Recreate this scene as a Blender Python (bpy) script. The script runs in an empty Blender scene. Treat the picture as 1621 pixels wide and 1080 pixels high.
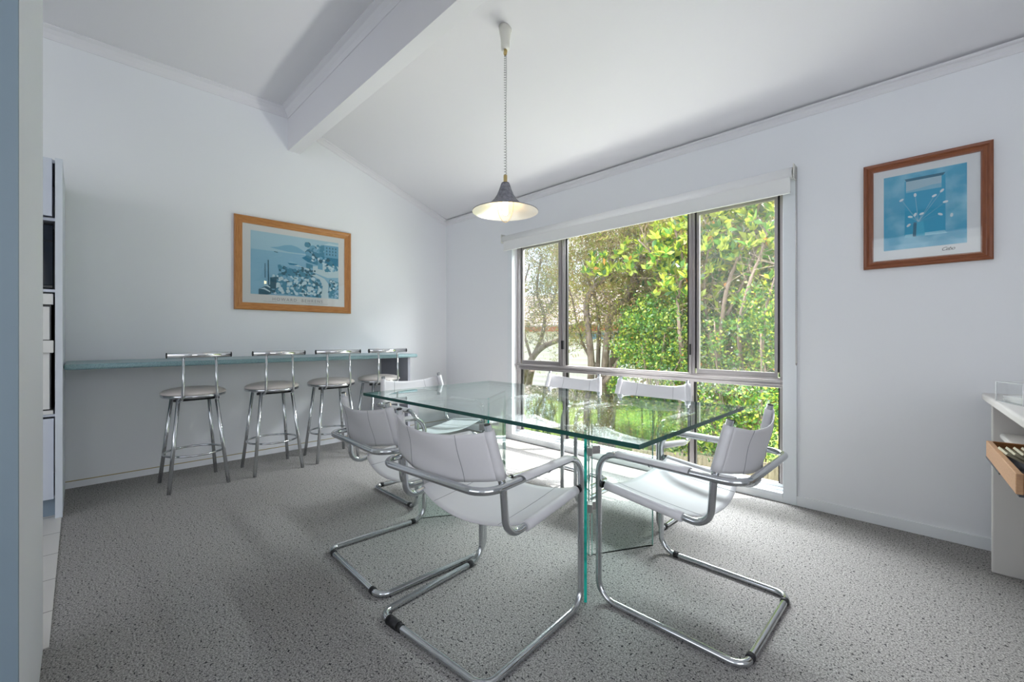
import bpy, math, random
import numpy as np
from mathutils import Vector, Matrix

# ------------------------------------------------------------------ camera
CAM = (4.515, -3.331, 1.10)
F_PX = 686.0
sc = bpy.context.scene
cam_d = bpy.data.cameras.new('camera')
cam_d.sensor_width = 36.0
cam_d.lens = 36.0 * F_PX / 1621.0
cam_d.shift_y = -5.5 / 1621.0
cam_d.clip_start = 0.02
cam = bpy.data.objects.new('camera', cam_d)
sc.collection.objects.link(cam)
cam.location = CAM
cam.rotation_euler = (math.radians(90), 0, math.radians(45))
sc.camera = cam

# ------------------------------------------------------------------ light
sc.view_settings.view_transform = 'Standard'
sc.view_settings.look = 'None'
sc.view_settings.gamma = 1.0
sc.view_settings.use_curve_mapping = False
sc.view_settings.exposure = 0.26
SUN_POWER = 15.0
SKY_POWER = 1.9
LOW_POWER = 126
HIGH_POWER = 690
BACK_POWER = 19
SIDE_POWER = 5

world = bpy.data.worlds.new('sky')
sc.world = world
world.use_nodes = True
wn = world.node_tree
wn.nodes.clear()
w_out = wn.nodes.new('ShaderNodeOutputWorld')
w_bg = wn.nodes.new('ShaderNodeBackground')
w_bg.inputs['Strength'].default_value = SKY_POWER
w_tc = wn.nodes.new('ShaderNodeTexCoord')
w_nz = wn.nodes.new('ShaderNodeTexNoise')
w_nz.inputs['Scale'].default_value = 3.0
w_nz.inputs['Detail'].default_value = 6.0
w_cr = wn.nodes.new('ShaderNodeValToRGB')
w_cr.color_ramp.elements[0].position = 0.35
w_cr.color_ramp.elements[0].color = (0.62, 0.78, 1.0, 1)
w_cr.color_ramp.elements[1].position = 0.6
w_cr.color_ramp.elements[1].color = (1.0, 1.0, 1.0, 1)
wn.links.new(w_tc.outputs['Generated'], w_nz.inputs['Vector'])
wn.links.new(w_nz.outputs['Fac'], w_cr.inputs['Fac'])
wn.links.new(w_cr.outputs['Color'], w_bg.inputs['Color'])
wn.links.new(w_bg.outputs['Background'], w_out.inputs['Surface'])

sun_d = bpy.data.lights.new('sun', 'SUN')
sun_d.energy = SUN_POWER
sun_d.angle = math.radians(0.6)
sun_d.color = (1.0, 0.96, 0.90)
sun = bpy.data.objects.new('sun', sun_d)
sc.collection.objects.link(sun)
sun.rotation_euler = Vector((-0.36, -0.42, -0.86)).to_track_quat('-Z', 'Y').to_euler()


def fill_light(name, loc, direction, w, h, power, color):
    """unseen area lamp added as fill, shining in through a window or wall opening"""
    d = bpy.data.lights.new(name, 'AREA')
    d.shape = 'RECTANGLE'
    d.size, d.size_y = w, h
    d.energy = power
    d.color = color
    o = bpy.data.objects.new(name, d)
    sc.collection.objects.link(o)
    o.location = loc
    o.rotation_euler = Vector(direction).to_track_quat('-Z', 'Y').to_euler()
    return o


# added fill lamps for sky and ground bounce just outside the big window, hidden below the sill and above the window head
fill_light('fill_low', (2.5, 0.48, -0.40), (0, -0.55, 0.84), 2.7, 0.55, LOW_POWER, (1.0, 0.985, 0.96))
fill_light('fill_high', (2.5, 0.75, 2.95), (0, -0.72, -0.69), 2.7, 0.9, HIGH_POWER, (0.93, 0.965, 1.0))
fill_light('fill_back', (3.65, -7.35, 2.05), (0, 1, 0), 4.7, 1.5, BACK_POWER, (0.93, 0.95, 1.0))  # added fill lamp behind the back wall opening, out of view
fill_light('fill_side', (6.75, -3.6, 1.4), (-1, 0, 0), 2.0, 1.6, SIDE_POWER, (0.92, 0.96, 1.0))  # added fill lamp outside the right wall opening, out of view

random.seed(7)
rng = np.random.default_rng(7)


# ------------------------------------------------------------------ pixel helper: a point seen at (px, py) on the wall-parallel plane y = Y
def at(px, py, Y):
    r = math.sqrt(0.5)
    a = (px - 810.5) / F_PX
    b = (534.5 - py) / F_PX
    v = Vector((-r + a * r, r + a * r, b))
    t = (Y - CAM[1]) / v.y
    return Vector(CAM) + v * t


def px_m(px, Y):
    a = (px - 810.5) / F_PX
    return (Y - CAM[1]) / (math.sqrt(0.5) * (1 + a)) / F_PX


# ------------------------------------------------------------------ materials
def mat(name, color, rough=0.6, metal=0.0, spec=0.5, **kw):
    m = bpy.data.materials.new(name)
    m.use_nodes = True
    b = m.node_tree.nodes['Principled BSDF']
    b.inputs['Base Color'].default_value = (*color, 1)
    b.inputs['Roughness'].default_value = rough
    b.inputs['Metallic'].default_value = metal
    b.inputs['Specular IOR Level'].default_value = spec
    for k, v in kw.items():
        b.inputs[k].default_value = v
    return m


def nodes_of(m):
    return m.node_tree, m.node_tree.nodes['Principled BSDF']


def add_noise_color(m, c1, c2, scale, detail=3, lo=0.35, hi=0.65, stretch=None, coord='Object'):
    nt, b = nodes_of(m)
    tc = nt.nodes.new('ShaderNodeTexCoord')
    mp = nt.nodes.new('ShaderNodeMapping')
    if stretch:
        mp.inputs['Scale'].default_value = stretch
    nz = nt.nodes.new('ShaderNodeTexNoise')
    nz.inputs['Scale'].default_value = scale
    nz.inputs['Detail'].default_value = detail
    cr = nt.nodes.new('ShaderNodeValToRGB')
    cr.color_ramp.elements[0].position = lo
    cr.color_ramp.elements[0].color = (*c1, 1)
    cr.color_ramp.elements[1].position = hi
    cr.color_ramp.elements[1].color = (*c2, 1)
    nt.links.new(tc.outputs[coord], mp.inputs['Vector'])
    nt.links.new(mp.outputs['Vector'], nz.inputs['Vector'])
    nt.links.new(nz.outputs['Fac'], cr.inputs['Fac'])
    nt.links.new(cr.outputs['Color'], b.inputs['Base Color'])
    return nz, cr


def add_bump(m, scale, strength, dist=0.002, stretch=None):
    nt, b = nodes_of(m)
    tc = nt.nodes.new('ShaderNodeTexCoord')
    mp = nt.nodes.new('ShaderNodeMapping')
    if stretch:
        mp.inputs['Scale'].default_value = stretch
    nz = nt.nodes.new('ShaderNodeTexNoise')
    nz.inputs['Scale'].default_value = scale
    nz.inputs['Detail'].default_value = 4
    bp = nt.nodes.new('ShaderNodeBump')
    bp.inputs['Strength'].default_value = strength
    bp.inputs['Distance'].default_value = dist
    nt.links.new(tc.outputs['Object'], mp.inputs['Vector'])
    nt.links.new(mp.outputs['Vector'], nz.inputs['Vector'])
    nt.links.new(nz.outputs['Fac'], bp.inputs['Height'])
    nt.links.new(bp.outputs['Normal'], b.inputs['Normal'])


M = {}
M['wall'] = mat('wall_paint', (0.82, 0.83, 0.855), 0.62, spec=0.3)
add_bump(M['wall'], 9, 0.05, 0.004)
M['ceiling'] = mat('ceiling_paint', (0.76, 0.75, 0.775), 0.8, spec=0.2)
M['trim'] = mat('trim_gloss', (0.80, 0.82, 0.84), 0.35)
M['wall_end'] = mat('wall_end_blue_grey', (0.215, 0.285, 0.34), 0.55)  # end face of the stub wall, darker and bluer than the wall
M['arch_white'] = mat('architrave_white', (0.78, 0.81, 0.84), 0.4)

# carpet: grey berber with dark and pale flecks
M['carpet'] = mat('berber_carpet', (0.3, 0.3, 0.3), 0.95, spec=0.1)


def carpet_nodes(m):
    nt, b = nodes_of(m)
    L = nt.links
    tc = nt.nodes.new('ShaderNodeTexCoord')

    def noise(scale, detail, rough=0.5):
        n = nt.nodes.new('ShaderNodeTexNoise')
        n.inputs['Scale'].default_value = scale
        n.inputs['Detail'].default_value = detail
        n.inputs['Roughness'].default_value = rough
        L.new(tc.outputs['Object'], n.inputs['Vector'])
        return n

    def ramp(src, a, ca, c, cb):
        r = nt.nodes.new('ShaderNodeValToRGB')
        r.color_ramp.elements[0].position = a
        r.color_ramp.elements[0].color = (*ca, 1)
        r.color_ramp.elements[1].position = c
        r.color_ramp.elements[1].color = (*cb, 1)
        L.new(src, r.inputs['Fac'])
        return r
    n1 = noise(170, 4, 0.75)
    base = ramp(n1.outputs['Fac'], 0.38, (0.10, 0.097, 0.095), 0.60, (0.46, 0.44, 0.425))
    n2 = noise(92, 1.0, 0.5)
    dark = ramp(n2.outputs['Fac'], 0.31, (0.10, 0.10, 0.12), 0.37, (1, 1, 1))
    n3 = noise(330, 1)
    pale = ramp(n3.outputs['Fac'], 0.60, (0, 0, 0), 0.72, (0.22, 0.22, 0.21))
    mx = nt.nodes.new('ShaderNodeMix')
    mx.data_type = 'RGBA'
    mx.blend_type = 'MULTIPLY'
    mx.inputs['Factor'].default_value = 1
    L.new(base.outputs['Color'], mx.inputs['A'])
    L.new(dark.outputs['Color'], mx.inputs['B'])
    ad = nt.nodes.new('ShaderNodeMix')
    ad.data_type = 'RGBA'
    ad.blend_type = 'ADD'
    ad.inputs['Factor'].default_value = 1
    L.new(mx.outputs['Result'], ad.inputs['A'])
    L.new(pale.outputs['Color'], ad.inputs['B'])
    L.new(ad.outputs['Result'], b.inputs['Base Color'])
    bp = nt.nodes.new('ShaderNodeBump')
    bp.inputs['Strength'].default_value = 0.5
    bp.inputs['Distance'].default_value = 0.004
    L.new(n1.outputs['Fac'], bp.inputs['Height'])
    L.new(bp.outputs['Normal'], b.inputs['Normal'])


carpet_nodes(M['carpet'])

M['tile'] = mat('kitchen_tile', (0.62, 0.60, 0.57), 0.35)


def tile_nodes(m):
    nt, b = nodes_of(m)
    tc = nt.nodes.new('ShaderNodeTexCoord')
    br = nt.nodes.new('ShaderNodeTexBrick')
    br.offset = 0.0
    br.inputs['Scale'].default_value = 1.0
    br.inputs['Color1'].default_value = (0.62, 0.60, 0.57, 1)
    br.inputs['Color2'].default_value = (0.58, 0.56, 0.53, 1)
    br.inputs['Mortar'].default_value = (0.16, 0.15, 0.14, 1)
    br.inputs['Mortar Size'].default_value = 0.003
    br.inputs['Brick Width'].default_value = 0.33
    br.inputs['Row Height'].default_value = 0.33
    nt.links.new(tc.outputs['Object'], br.inputs['Vector'])
    nt.links.new(br.outputs['Color'], b.inputs['Base Color'])


tile_nodes(M['tile'])

M['chrome'] = mat('chrome', (0.60, 0.62, 0.64), 0.13, 1.0)
add_bump(M['chrome'], 40, 0.02, 0.001)
M['chrome_bright'] = mat('chrome_bright', (0.82, 0.83, 0.84), 0.08, 1.0)
M['leather'] = mat('white_leather', (0.68, 0.67, 0.695), 0.42)
add_bump(M['leather'], 22, 0.25, 0.004)
M['seam'] = mat('seam_thread', (0.27, 0.27, 0.29), 0.7)
M['rubber'] = mat('black_rubber', (0.012, 0.012, 0.014), 0.55)
M['vinyl'] = mat('stool_vinyl', (0.60, 0.55, 0.52), 0.33)
M['counter'] = mat('counter_laminate', (0.20, 0.33, 0.35), 0.28)
add_noise_color(M['counter'], (0.16, 0.26, 0.285), (0.25, 0.39, 0.41), 160, 2)
M['panel_grey'] = mat('panel_laminate', (0.30, 0.30, 0.35), 0.45)
M['cab'] = mat('cabinet_laminate', (0.62, 0.66, 0.74), 0.4)
M['cab_side'] = mat('cabinet_side', (0.66, 0.70, 0.76), 0.45)
M['kick'] = mat('kickboard', (0.24, 0.31, 0.37), 0.5)
M['oven_white'] = mat('oven_enamel', (0.72, 0.72, 0.70), 0.25)
M['knob'] = mat('oven_knob', (0.62, 0.61, 0.52), 0.35)
M['black'] = mat('black_gap', (0.006, 0.009, 0.014), 0.25)
M['dark_glass'] = mat('dark_oven_glass', (0.004, 0.010, 0.022), 0.08)
M['ink'] = mat('grey_ink', (0.28, 0.28, 0.29), 0.7)
M['ink_dark'] = mat('dark_ink', (0.05, 0.05, 0.06), 0.7)
M['gold'] = mat('gold_line', (0.42, 0.33, 0.14), 0.4, 0.6)
M['brass'] = mat('brass', (0.58, 0.44, 0.20), 0.3, 0.9)
M['alu'] = mat('anodised_aluminium', (0.40, 0.37, 0.37), 0.35, 0.75)
M['alu_dark'] = mat('window_seal', (0.02, 0.018, 0.018), 0.5)
M['blind'] = mat('blind_fabric', (0.80, 0.80, 0.79), 0.8)
M['blind_tube'] = mat('blind_roll', (0.90, 0.90, 0.90), 0.6)
M['plastic_white'] = mat('white_plastic', (0.74, 0.73, 0.68), 0.35)
M['shade_out'] = mat('shade_grey', (0.20, 0.20, 0.24), 0.75)
add_noise_color(M['shade_out'], (0.15, 0.15, 0.18), (0.27, 0.27, 0.31), 60, 4)
M['shade_in'] = mat('shade_inner', (0.80, 0.76, 0.70), 0.28, 0.35)
add_bump(M['shade_in'], 6, 0.35, 0.02)
M['cord'] = mat('cord_grey', (0.42, 0.42, 0.42), 0.5)
M['bulb'] = mat('bulb_glow', (1, 0.9, 0.7), 0.4)
nt_, b_ = nodes_of(M['bulb'])
b_.inputs['Emission Color'].default_value = (1.0, 0.72, 0.36, 1)
b_.inputs['Emission Strength'].default_value = 22.0
M['desk'] = mat('cream_paint', (0.68, 0.655, 0.63), 0.5)
M['card'] = mat('cream_card', (0.50, 0.46, 0.33), 0.7)
M['card_dark'] = mat('dark_card', (0.08, 0.09, 0.11), 0.6)
M['paper'] = mat('white_paper', (0.82, 0.82, 0.81), 0.7)
M['mat_board'] = mat('mat_board', (0.66, 0.665, 0.655), 0.7)
M['mat_board2'] = mat('mat_board_white', (0.70, 0.72, 0.74), 0.7)
M['gilt'] = mat('pale_fillet', (0.82, 0.78, 0.70), 0.3, 0.3)


def wood(name, c1, c2, rough=0.4, stretch=(1, 1, 1)):
    m = mat(name, c1, rough)
    add_noise_color(m, c1, c2, 14, 5, 0.3, 0.7, stretch)
    return m


M['oak_y'] = wood('oak_frame_lengthwise', (0.40, 0.155, 0.035), (0.52, 0.235, 0.07), 0.38, (1, 1, 9))
M['oak_z'] = wood('oak_frame_upright', (0.38, 0.145, 0.033), (0.50, 0.22, 0.065), 0.38, (9, 9, 1))
M['cedar_x'] = wood('cedar_frame_lengthwise', (0.19, 0.052, 0.018), (0.27, 0.085, 0.03), 0.35, (1, 1, 9))
M['cedar_z'] = wood('cedar_frame_upright', (0.18, 0.048, 0.017), (0.25, 0.078, 0.028), 0.35, (9, 9, 1))
M['tray'] = wood('tray_timber', (0.46, 0.25, 0.13), (0.58, 0.35, 0.20), 0.45, (2, 9, 9))
M['tray_dark'] = wood('tray_timber_end', (0.24, 0.085, 0.015), (0.32, 0.125, 0.03), 0.45, (9, 1, 9))


def thin_glass(name, tint, ior=1.5, rough=0.0, boost=1.0):
    """clear sheet glass: transmits straight through with a tint, mirrors by Fresnel"""
    m = bpy.data.materials.new(name)
    m.use_nodes = True
    nt = m.node_tree
    nt.nodes.clear()
    o = nt.nodes.new('ShaderNodeOutputMaterial')
    mx = nt.nodes.new('ShaderNodeMixShader')
    tr = nt.nodes.new('ShaderNodeBsdfTransparent')
    tr.inputs['Color'].default_value = (*tint, 1)
    gl = nt.nodes.new('ShaderNodeBsdfGlossy')
    gl.inputs['Roughness'].default_value = rough
    gl.inputs['Color'].default_value = (0.95, 1.0, 0.98, 1)
    fr = nt.nodes.new('ShaderNodeFresnel')
    ge = nt.nodes.new('ShaderNodeNewGeometry')
    io = nt.nodes.new('ShaderNodeMix')      # leaving the sheet must not count as total reflection
    io.data_type = 'FLOAT'
    io.inputs['A'].default_value = ior
    io.inputs['B'].default_value = 1.0 / ior
    nt.links.new(ge.outputs['Backfacing'], io.inputs['Factor'])
    nt.links.new(io.outputs['Result'], fr.inputs['IOR'])
    ml = nt.nodes.new('ShaderNodeMath')
    ml.operation = 'MULTIPLY'
    ml.use_clamp = True
    ml.inputs[1].default_value = boost
    nt.links.new(fr.outputs['Fac'], ml.inputs[0])
    nt.links.new(ml.outputs['Value'], mx.inputs['Fac'])
    nt.links.new(tr.outputs['BSDF'], mx.inputs[1])
    nt.links.new(gl.outputs['BSDF'], mx.inputs[2])
    nt.links.new(mx.outputs['Shader'], o.inputs['Surface'])
    return m


M['table_glass'] = thin_glass('table_glass', (0.95, 0.98, 0.972), 1.50, 0.0, 1.25)
M['base_glass'] = thin_glass('base_glass', (0.92, 0.97, 0.955), 1.45)
M['pane'] = thin_glass('window_glass', (0.97, 0.98, 0.975), 1.45)
M['print_glass'] = thin_glass('print_glass', (0.99, 0.99, 0.99), 1.35)
M['acrylic'] = thin_glass('clear_acrylic', (0.985, 0.985, 0.985), 1.42, 0.0, 1.0)
M['glass_edge'] = mat('glass_edge_dark_green', (0.010, 0.075, 0.062), 0.12)
M['teal_edge'] = mat('glass_edge_teal', (0.0, 0.36, 0.30), 0.15)
add_noise_color(M['teal_edge'], (0.0, 0.10, 0.085), (0.02, 0.62, 0.50), 3.5, 3, 0.36, 0.52, (1, 1, 2.2))
M['edge_pale'] = mat('glass_edge_pale', (0.30, 0.52, 0.47), 0.15)
M['acrylic_edge'] = mat('acrylic_edge', (0.80, 0.82, 0.82), 0.15)


def screen_mat():
    m = bpy.data.materials.new('fly_screen_mesh')
    m.use_nodes = True
    nt = m.node_tree
    nt.nodes.clear()
    o = nt.nodes.new('ShaderNodeOutputMaterial')
    mx = nt.nodes.new('ShaderNodeMixShader')
    mx.inputs['Fac'].default_value = 0.20
    tr = nt.nodes.new('ShaderNodeBsdfTransparent')
    df = nt.nodes.new('ShaderNodeBsdfDiffuse')
    df.inputs['Color'].default_value = (0.42, 0.41, 0.41, 1)
    nt.links.new(tr.outputs['BSDF'], mx.inputs[1])
    nt.links.new(df.outputs['BSDF'], mx.inputs[2])
    nt.links.new(mx.outputs['Shader'], o.inputs['Surface'])
    return m


M['screen'] = screen_mat()


def leaf_mat(name, color, trans=0.5, rough=0.5):
    m = bpy.data.materials.new(name)
    m.use_nodes = True
    nt = m.node_tree
    nt.nodes.clear()
    o = nt.nodes.new('ShaderNodeOutputMaterial')
    mx = nt.nodes.new('ShaderNodeMixShader')
    mx.inputs['Fac'].default_value = trans
    p = nt.nodes.new('ShaderNodeBsdfPrincipled')
    p.inputs['Base Color'].default_value = (*color, 1)
    p.inputs['Roughness'].default_value = rough
    t = nt.nodes.new('ShaderNodeBsdfTranslucent')
    t.inputs['Color'].default_value = (min(1, color[0] * 1.25), min(1, color[1] * 1.25), color[2] * 0.8, 1)
    nt.links.new(p.outputs['BSDF'], mx.inputs[1])
    nt.links.new(t.outputs['BSDF'], mx.inputs[2])
    nt.links.new(mx.outputs['Shader'], o.inputs['Surface'])
    return m


M['lf_olive'] = leaf_mat('leaf_olive', (0.24, 0.225, 0.075))
M['lf_brown'] = leaf_mat('leaf_brown', (0.30, 0.215, 0.125))
M['lf_yg'] = leaf_mat('leaf_yellow_green', (0.230, 0.275, 0.040))
M['lf_bright'] = leaf_mat('leaf_bright', (0.300, 0.350, 0.050), 0.6)
M['lf_green'] = leaf_mat('leaf_green', (0.070, 0.165, 0.025))
M['lf_deep'] = leaf_mat('leaf_deep_green', (0.030, 0.075, 0.020), 0.3, 0.35)
M['lf_grey'] = leaf_mat('leaf_grey_green', (0.110, 0.135, 0.100), 0.3)
M['lf_orange'] = leaf_mat('leaf_orange', (0.375, 0.165, 0.040))
M['bark'] = mat('bark', (0.27, 0.20, 0.16), 0.9)
add_noise_color(M['bark'], (0.09, 0.065, 0.05), (0.22, 0.17, 0.14), 18, 5, 0.3, 0.7, (1, 1, 0.35))
M['twig'] = mat('twig', (0.14, 0.10, 0.075), 0.9)
M['lawn'] = mat('lawn_grass', (0.30, 0.45, 0.07), 0.9)
add_noise_color(M['lawn'], (0.13, 0.22, 0.03), (0.24, 0.33, 0.07), 3, 6)
M['paling'] = mat('weathered_paling', (0.42, 0.33, 0.23), 0.85)
add_noise_color(M['paling'], (0.17, 0.13, 0.09), (0.30, 0.24, 0.17), 10, 5, 0.3, 0.7, (6, 6, 0.6))
M['siding'] = mat('white_weatherboard', (0.93, 0.84, 0.90), 0.7)
M['roof'] = mat('roof_tile', (0.46, 0.38, 0.36), 0.8)
M['fascia'] = mat('rust_fascia', (0.42, 0.11, 0.05), 0.6)
M['blue_glass'] = mat('house_window', (0.16, 0.27, 0.42), 0.15)


# ------------------------------------------------------------------ mesh builder
def fillet(pts, radii, seg=8, closed=False):
    """round the corners of a polyline; radii is one number or one per point"""
    P = [Vector(p) for p in pts]
    n = len(P)
    if not isinstance(radii, (list, tuple)):
        radii = [radii] * n
    out = []
    for i in range(n):
        if not closed and i in (0, n - 1):
            out.append(P[i])
            continue
        a, b, c = P[i - 1], P[i], P[(i + 1) % n]
        r = radii[i]
        d1, d2 = (a - b), (c - b)
        l1, l2 = d1.length, d2.length
        d1.normalize()
        d2.normalize()
        ang = d1.angle(d2)
        if r <= 0 or ang > math.pi - 0.02:
            out.append(b)
            continue
        t = min(r / math.tan(ang / 2), l1 * 0.49, l2 * 0.49)
        r = t * math.tan(ang / 2)
        bis = (d1 + d2).normalized()
        cen = b + bis * (r / math.sin(ang / 2))
        s, e = b + d1 * t - cen, b + d2 * t - cen
        tot = s.angle(e)
        for k in range(seg + 1):
            f = k / seg
            v = (s * math.sin((1 - f) * tot) + e * math.sin(f * tot)) / math.sin(tot)
            out.append(cen + v)
    return out


class MB:
    def __init__(self):
        self.v, self.f, self.mi, self.sm = [], [], [], []

    def quad_faces(self, faces, m, smooth):
        for f in faces:
            self.f.append(tuple(f))
            self.mi.append(m)
            self.sm.append(smooth)

    def box(self, lo, hi, m=0, rot=0.0, piv=None):
        x0, y0, z0 = lo
        x1, y1, z1 = hi
        b = len(self.v)
        vs = [(x0, y0, z0), (x1, y0, z0), (x1, y1, z0), (x0, y1, z0),
              (x0, y0, z1), (x1, y0, z1), (x1, y1, z1), (x0, y1, z1)]
        if rot:
            piv = piv or ((x0 + x1) / 2, (y0 + y1) / 2)
            c, s = math.cos(rot), math.sin(rot)
            vs = [(piv[0] + (x - piv[0]) * c - (y - piv[1]) * s, piv[1] + (x - piv[0]) * s + (y - piv[1]) * c, z) for x, y, z in vs]
        self.v += vs
        self.quad_faces([(b, b + 3, b + 2, b + 1), (b + 4, b + 5, b + 6, b + 7), (b, b + 1, b + 5, b + 4),
                         (b + 1, b + 2, b + 6, b + 5), (b + 2, b + 3, b + 7, b + 6), (b + 3, b, b + 4, b + 7)], m, False)
        return self

    def tube(self, pts, r, seg=14, m=0, closed=False, cap=True, squash=None):
        P = [Vector(p) for p in pts]
        n = len(P)
        rr = r if isinstance(r, (list, tuple)) else [r] * n
        T = []
        for i in range(n):
            if closed:
                t = P[(i + 1) % n] - P[i - 1]
            else:
                t = P[min(i + 1, n - 1)] - P[max(i - 1, 0)]
            T.append(t.normalized())
        up = Vector((0, 0, 1)) if abs(T[0].z) < 0.9 else Vector((1, 0, 0))
        N = (up - T[0] * up.dot(T[0])).normalized()
        base = len(self.v)
        for i in range(n):
            if i:
                q = T[i - 1].rotation_difference(T[i])
                N = q @ N
                N = (N - T[i] * N.dot(T[i])).normalized()
            B = T[i].cross(N)
            for k in range(seg):
                a = 2 * math.pi * k / seg
                off = N * (math.cos(a) * rr[i]) + B * (math.sin(a) * rr[i])
                if squash:
                    off = Vector((off.x * squash[0], off.y * squash[1], off.z * squash[2]))
                self.v.append(tuple(P[i] + off))
        rings = n if closed else n - 1
        shift = 0
        if closed:  # best matching seam
            d0 = [(Vector(self.v[base + (n - 1) * seg]) - Vector(self.v[base + k])).length for k in range(seg)]
            shift = d0.index(min(d0))
        for i in range(rings):
            j = (i + 1) % n
            s = shift if (closed and i == n - 1) else 0
            for k in range(seg):
                k2 = (k + 1) % seg
                self.f.append((base + i * seg + k, base + i * seg + k2, base + j * seg + (k2 + s) % seg, base + j * seg + (k + s) % seg))
                self.mi.append(m)
                self.sm.append(True)
        if cap and not closed:
            self.f.append(tuple(base + k for k in reversed(range(seg))))
            self.f.append(tuple(base + (n - 1) * seg + k for k in range(seg)))
            self.mi += [m, m]
            self.sm += [False, False]
        return self

    def lathe(self, prof, c=(0, 0, 0), seg=40, m=0, smooth=True):
        base = len(self.v)
        for r, z in prof:
            for k in range(seg):
                a = 2 * math.pi * k / seg
                self.v.append((c[0] + r * math.cos(a), c[1] + r * math.sin(a), c[2] + z))
        for i in range(len(prof) - 1):
            for k in range(seg):
                k2 = (k + 1) % seg
                self.f.append((base + i * seg + k, base + i * seg + k2, base + (i + 1) * seg + k2, base + (i + 1) * seg + k))
                self.mi.append(m)
                self.sm.append(smooth)
        if prof[0][0] > 1e-4:
            self.f.append(tuple(base + k for k in reversed(range(seg))))
            self.mi.append(m)
            self.sm.append(False)
        if prof[-1][0] > 1e-4:
            self.f.append(tuple(base + (len(prof) - 1) * seg + k for k in range(seg)))
            self.mi.append(m)
            self.sm.append(False)
        return self

    def grid(self, fn, nu, nv, m=0, smooth=True):
        base = len(self.v)
        for i in range(nu + 1):
            for j in range(nv + 1):
                self.v.append(tuple(fn(i / nu, j / nv)))
        for i in range(nu):
            for j in range(nv):
                a = base + i * (nv + 1) + j
                self.f.append((a, a + nv + 1, a + nv + 2, a + 1))
                self.mi.append(m)
                self.sm.append(smooth)
        return self

    def prism(self, poly, axis, a, b, m=0):
        """poly: 2-D outline; axis 'x': (y,z) extruded x from a to b; 'y': (x,z); 'z': (x,y)"""
        base = len(self.v)
        n = len(poly)
        for e in (a, b):
            for p, q in poly:
                self.v.append({'x': (e, p, q), 'y': (p, e, q), 'z': (p, q, e)}[axis])
        self.f.append(tuple(base + k for k in reversed(range(n))))
        self.f.append(tuple(base + n + k for k in range(n)))
        self.mi += [m, m]
        self.sm += [False, False]
        for k in range(n):
            k2 = (k + 1) % n
            self.f.append((base + k, base + k2, base + n + k2, base + n + k))
            self.mi.append(m)
            self.sm.append(False)
        return self

    def poly(self, pts, m=0):
        b = len(self.v)
        self.v += [tuple(p) for p in pts]
        self.f.append(tuple(range(b, b + len(pts))))
        self.mi.append(m)
        self.sm.append(False)
        return self

    def build(self, name, mats, parent=None, bevel=0.0, solid=0.0, fix=True):
        me = bpy.data.meshes.new(name)
        me.from_pydata(self.v, [], self.f)
        mats = mats if isinstance(mats, (list, tuple)) else [mats]
        for mm in mats:
            me.materials.append(mm)
        me.polygons.foreach_set('material_index', self.mi)
        me.polygons.foreach_set('use_smooth', self.sm)
        me.update()
        if fix:
            import bmesh
            bm = bmesh.new()
            bm.from_mesh(me)
            bmesh.ops.recalc_face_normals(bm, faces=bm.faces)
            bm.to_mesh(me)
            bm.free()
        o = bpy.data.objects.new(name, me)
        sc.collection.objects.link(o)
        if parent:
            o.parent = parent
        if solid:
            s = o.modifiers.new('thickness', 'SOLIDIFY')
            s.thickness = solid
            s.offset = 0
        if bevel:
            bv = o.modifiers.new('bevel', 'BEVEL')
            bv.width = bevel
            bv.segments = 3
            bv.limit_method = 'ANGLE'
        return o


def thing(name, label, cat, loc=(0, 0, 0), rotz=0.0, group=None):
    o = bpy.data.objects.new(name, None)
    o.empty_display_size = 0.1
    sc.collection.objects.link(o)
    o.location = loc
    o.rotation_euler = (0, 0, rotz)
    return tag(o, label, cat, group)


def tag(o, label, cat, group=None, kind=None):
    o['label'] = label
    o['category'] = cat
    if group:
        o['group'] = group
    if kind:
        o['kind'] = kind
    return o


def struct(o):
    o['kind'] = 'structure'
    return o


def copy_tree(o, parent=None):
    c = o.copy()
    sc.collection.objects.link(c)
    c.parent = parent
    for ch in list(o.children):
        copy_tree(ch, c)
    return c


def text_mesh(name, s, size, m, parent, matrix, shear=0.0, spacing=1.0, align='LEFT', extrude=0.0004):
    cu = bpy.data.curves.new(name + '_curve', 'FONT')
    cu.body = s
    cu.size = size
    cu.shear = shear
    cu.space_character = spacing
    cu.align_x = align
    cu.extrude = extrude
    t = bpy.data.objects.new(name + '_tmp', cu)
    sc.collection.objects.link(t)
    dg = bpy.context.evaluated_depsgraph_get()
    me = bpy.data.meshes.new_from_object(t.evaluated_get(dg))
    bpy.data.objects.remove(t)
    me.materials.clear()
    me.materials.append(m)
    o = bpy.data.objects.new(name, me)
    sc.collection.objects.link(o)
    o.parent = parent
    o.matrix_local = matrix
    return o


# ================================================================== ROOM SHELL
RX, BY = 6.4, -7.0            # right wall, back wall
RAKE0, RAKE_K = 2.576, 0.35   # raking ceiling: height at window wall, slope
BEAM_Y = -1.893
ZC = 3.30

struct(MB().box((-0.12, -3.405, -0.10), (RX, 0.02, 0)).box((2.27, BY, -0.10), (RX, -3.405, 0)).build('floor', M['carpet']))
kt = struct(MB().box((-0.12, BY, -0.10), (2.27, -3.405, 0.004)).build('floor_kitchen', M['tile']))

zr = lambda y: RAKE0 + RAKE_K * (-y)
struct(MB().prism([(BY - 0.2, -0.0), (0.0, -0.0), (0.0, RAKE0), (BEAM_Y + 0.02, zr(BEAM_Y + 0.02)), (BEAM_Y, ZC), (BY - 0.2, ZC)], 'x', -0.12, 0.0).build('wall_left', M['wall']))
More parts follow.
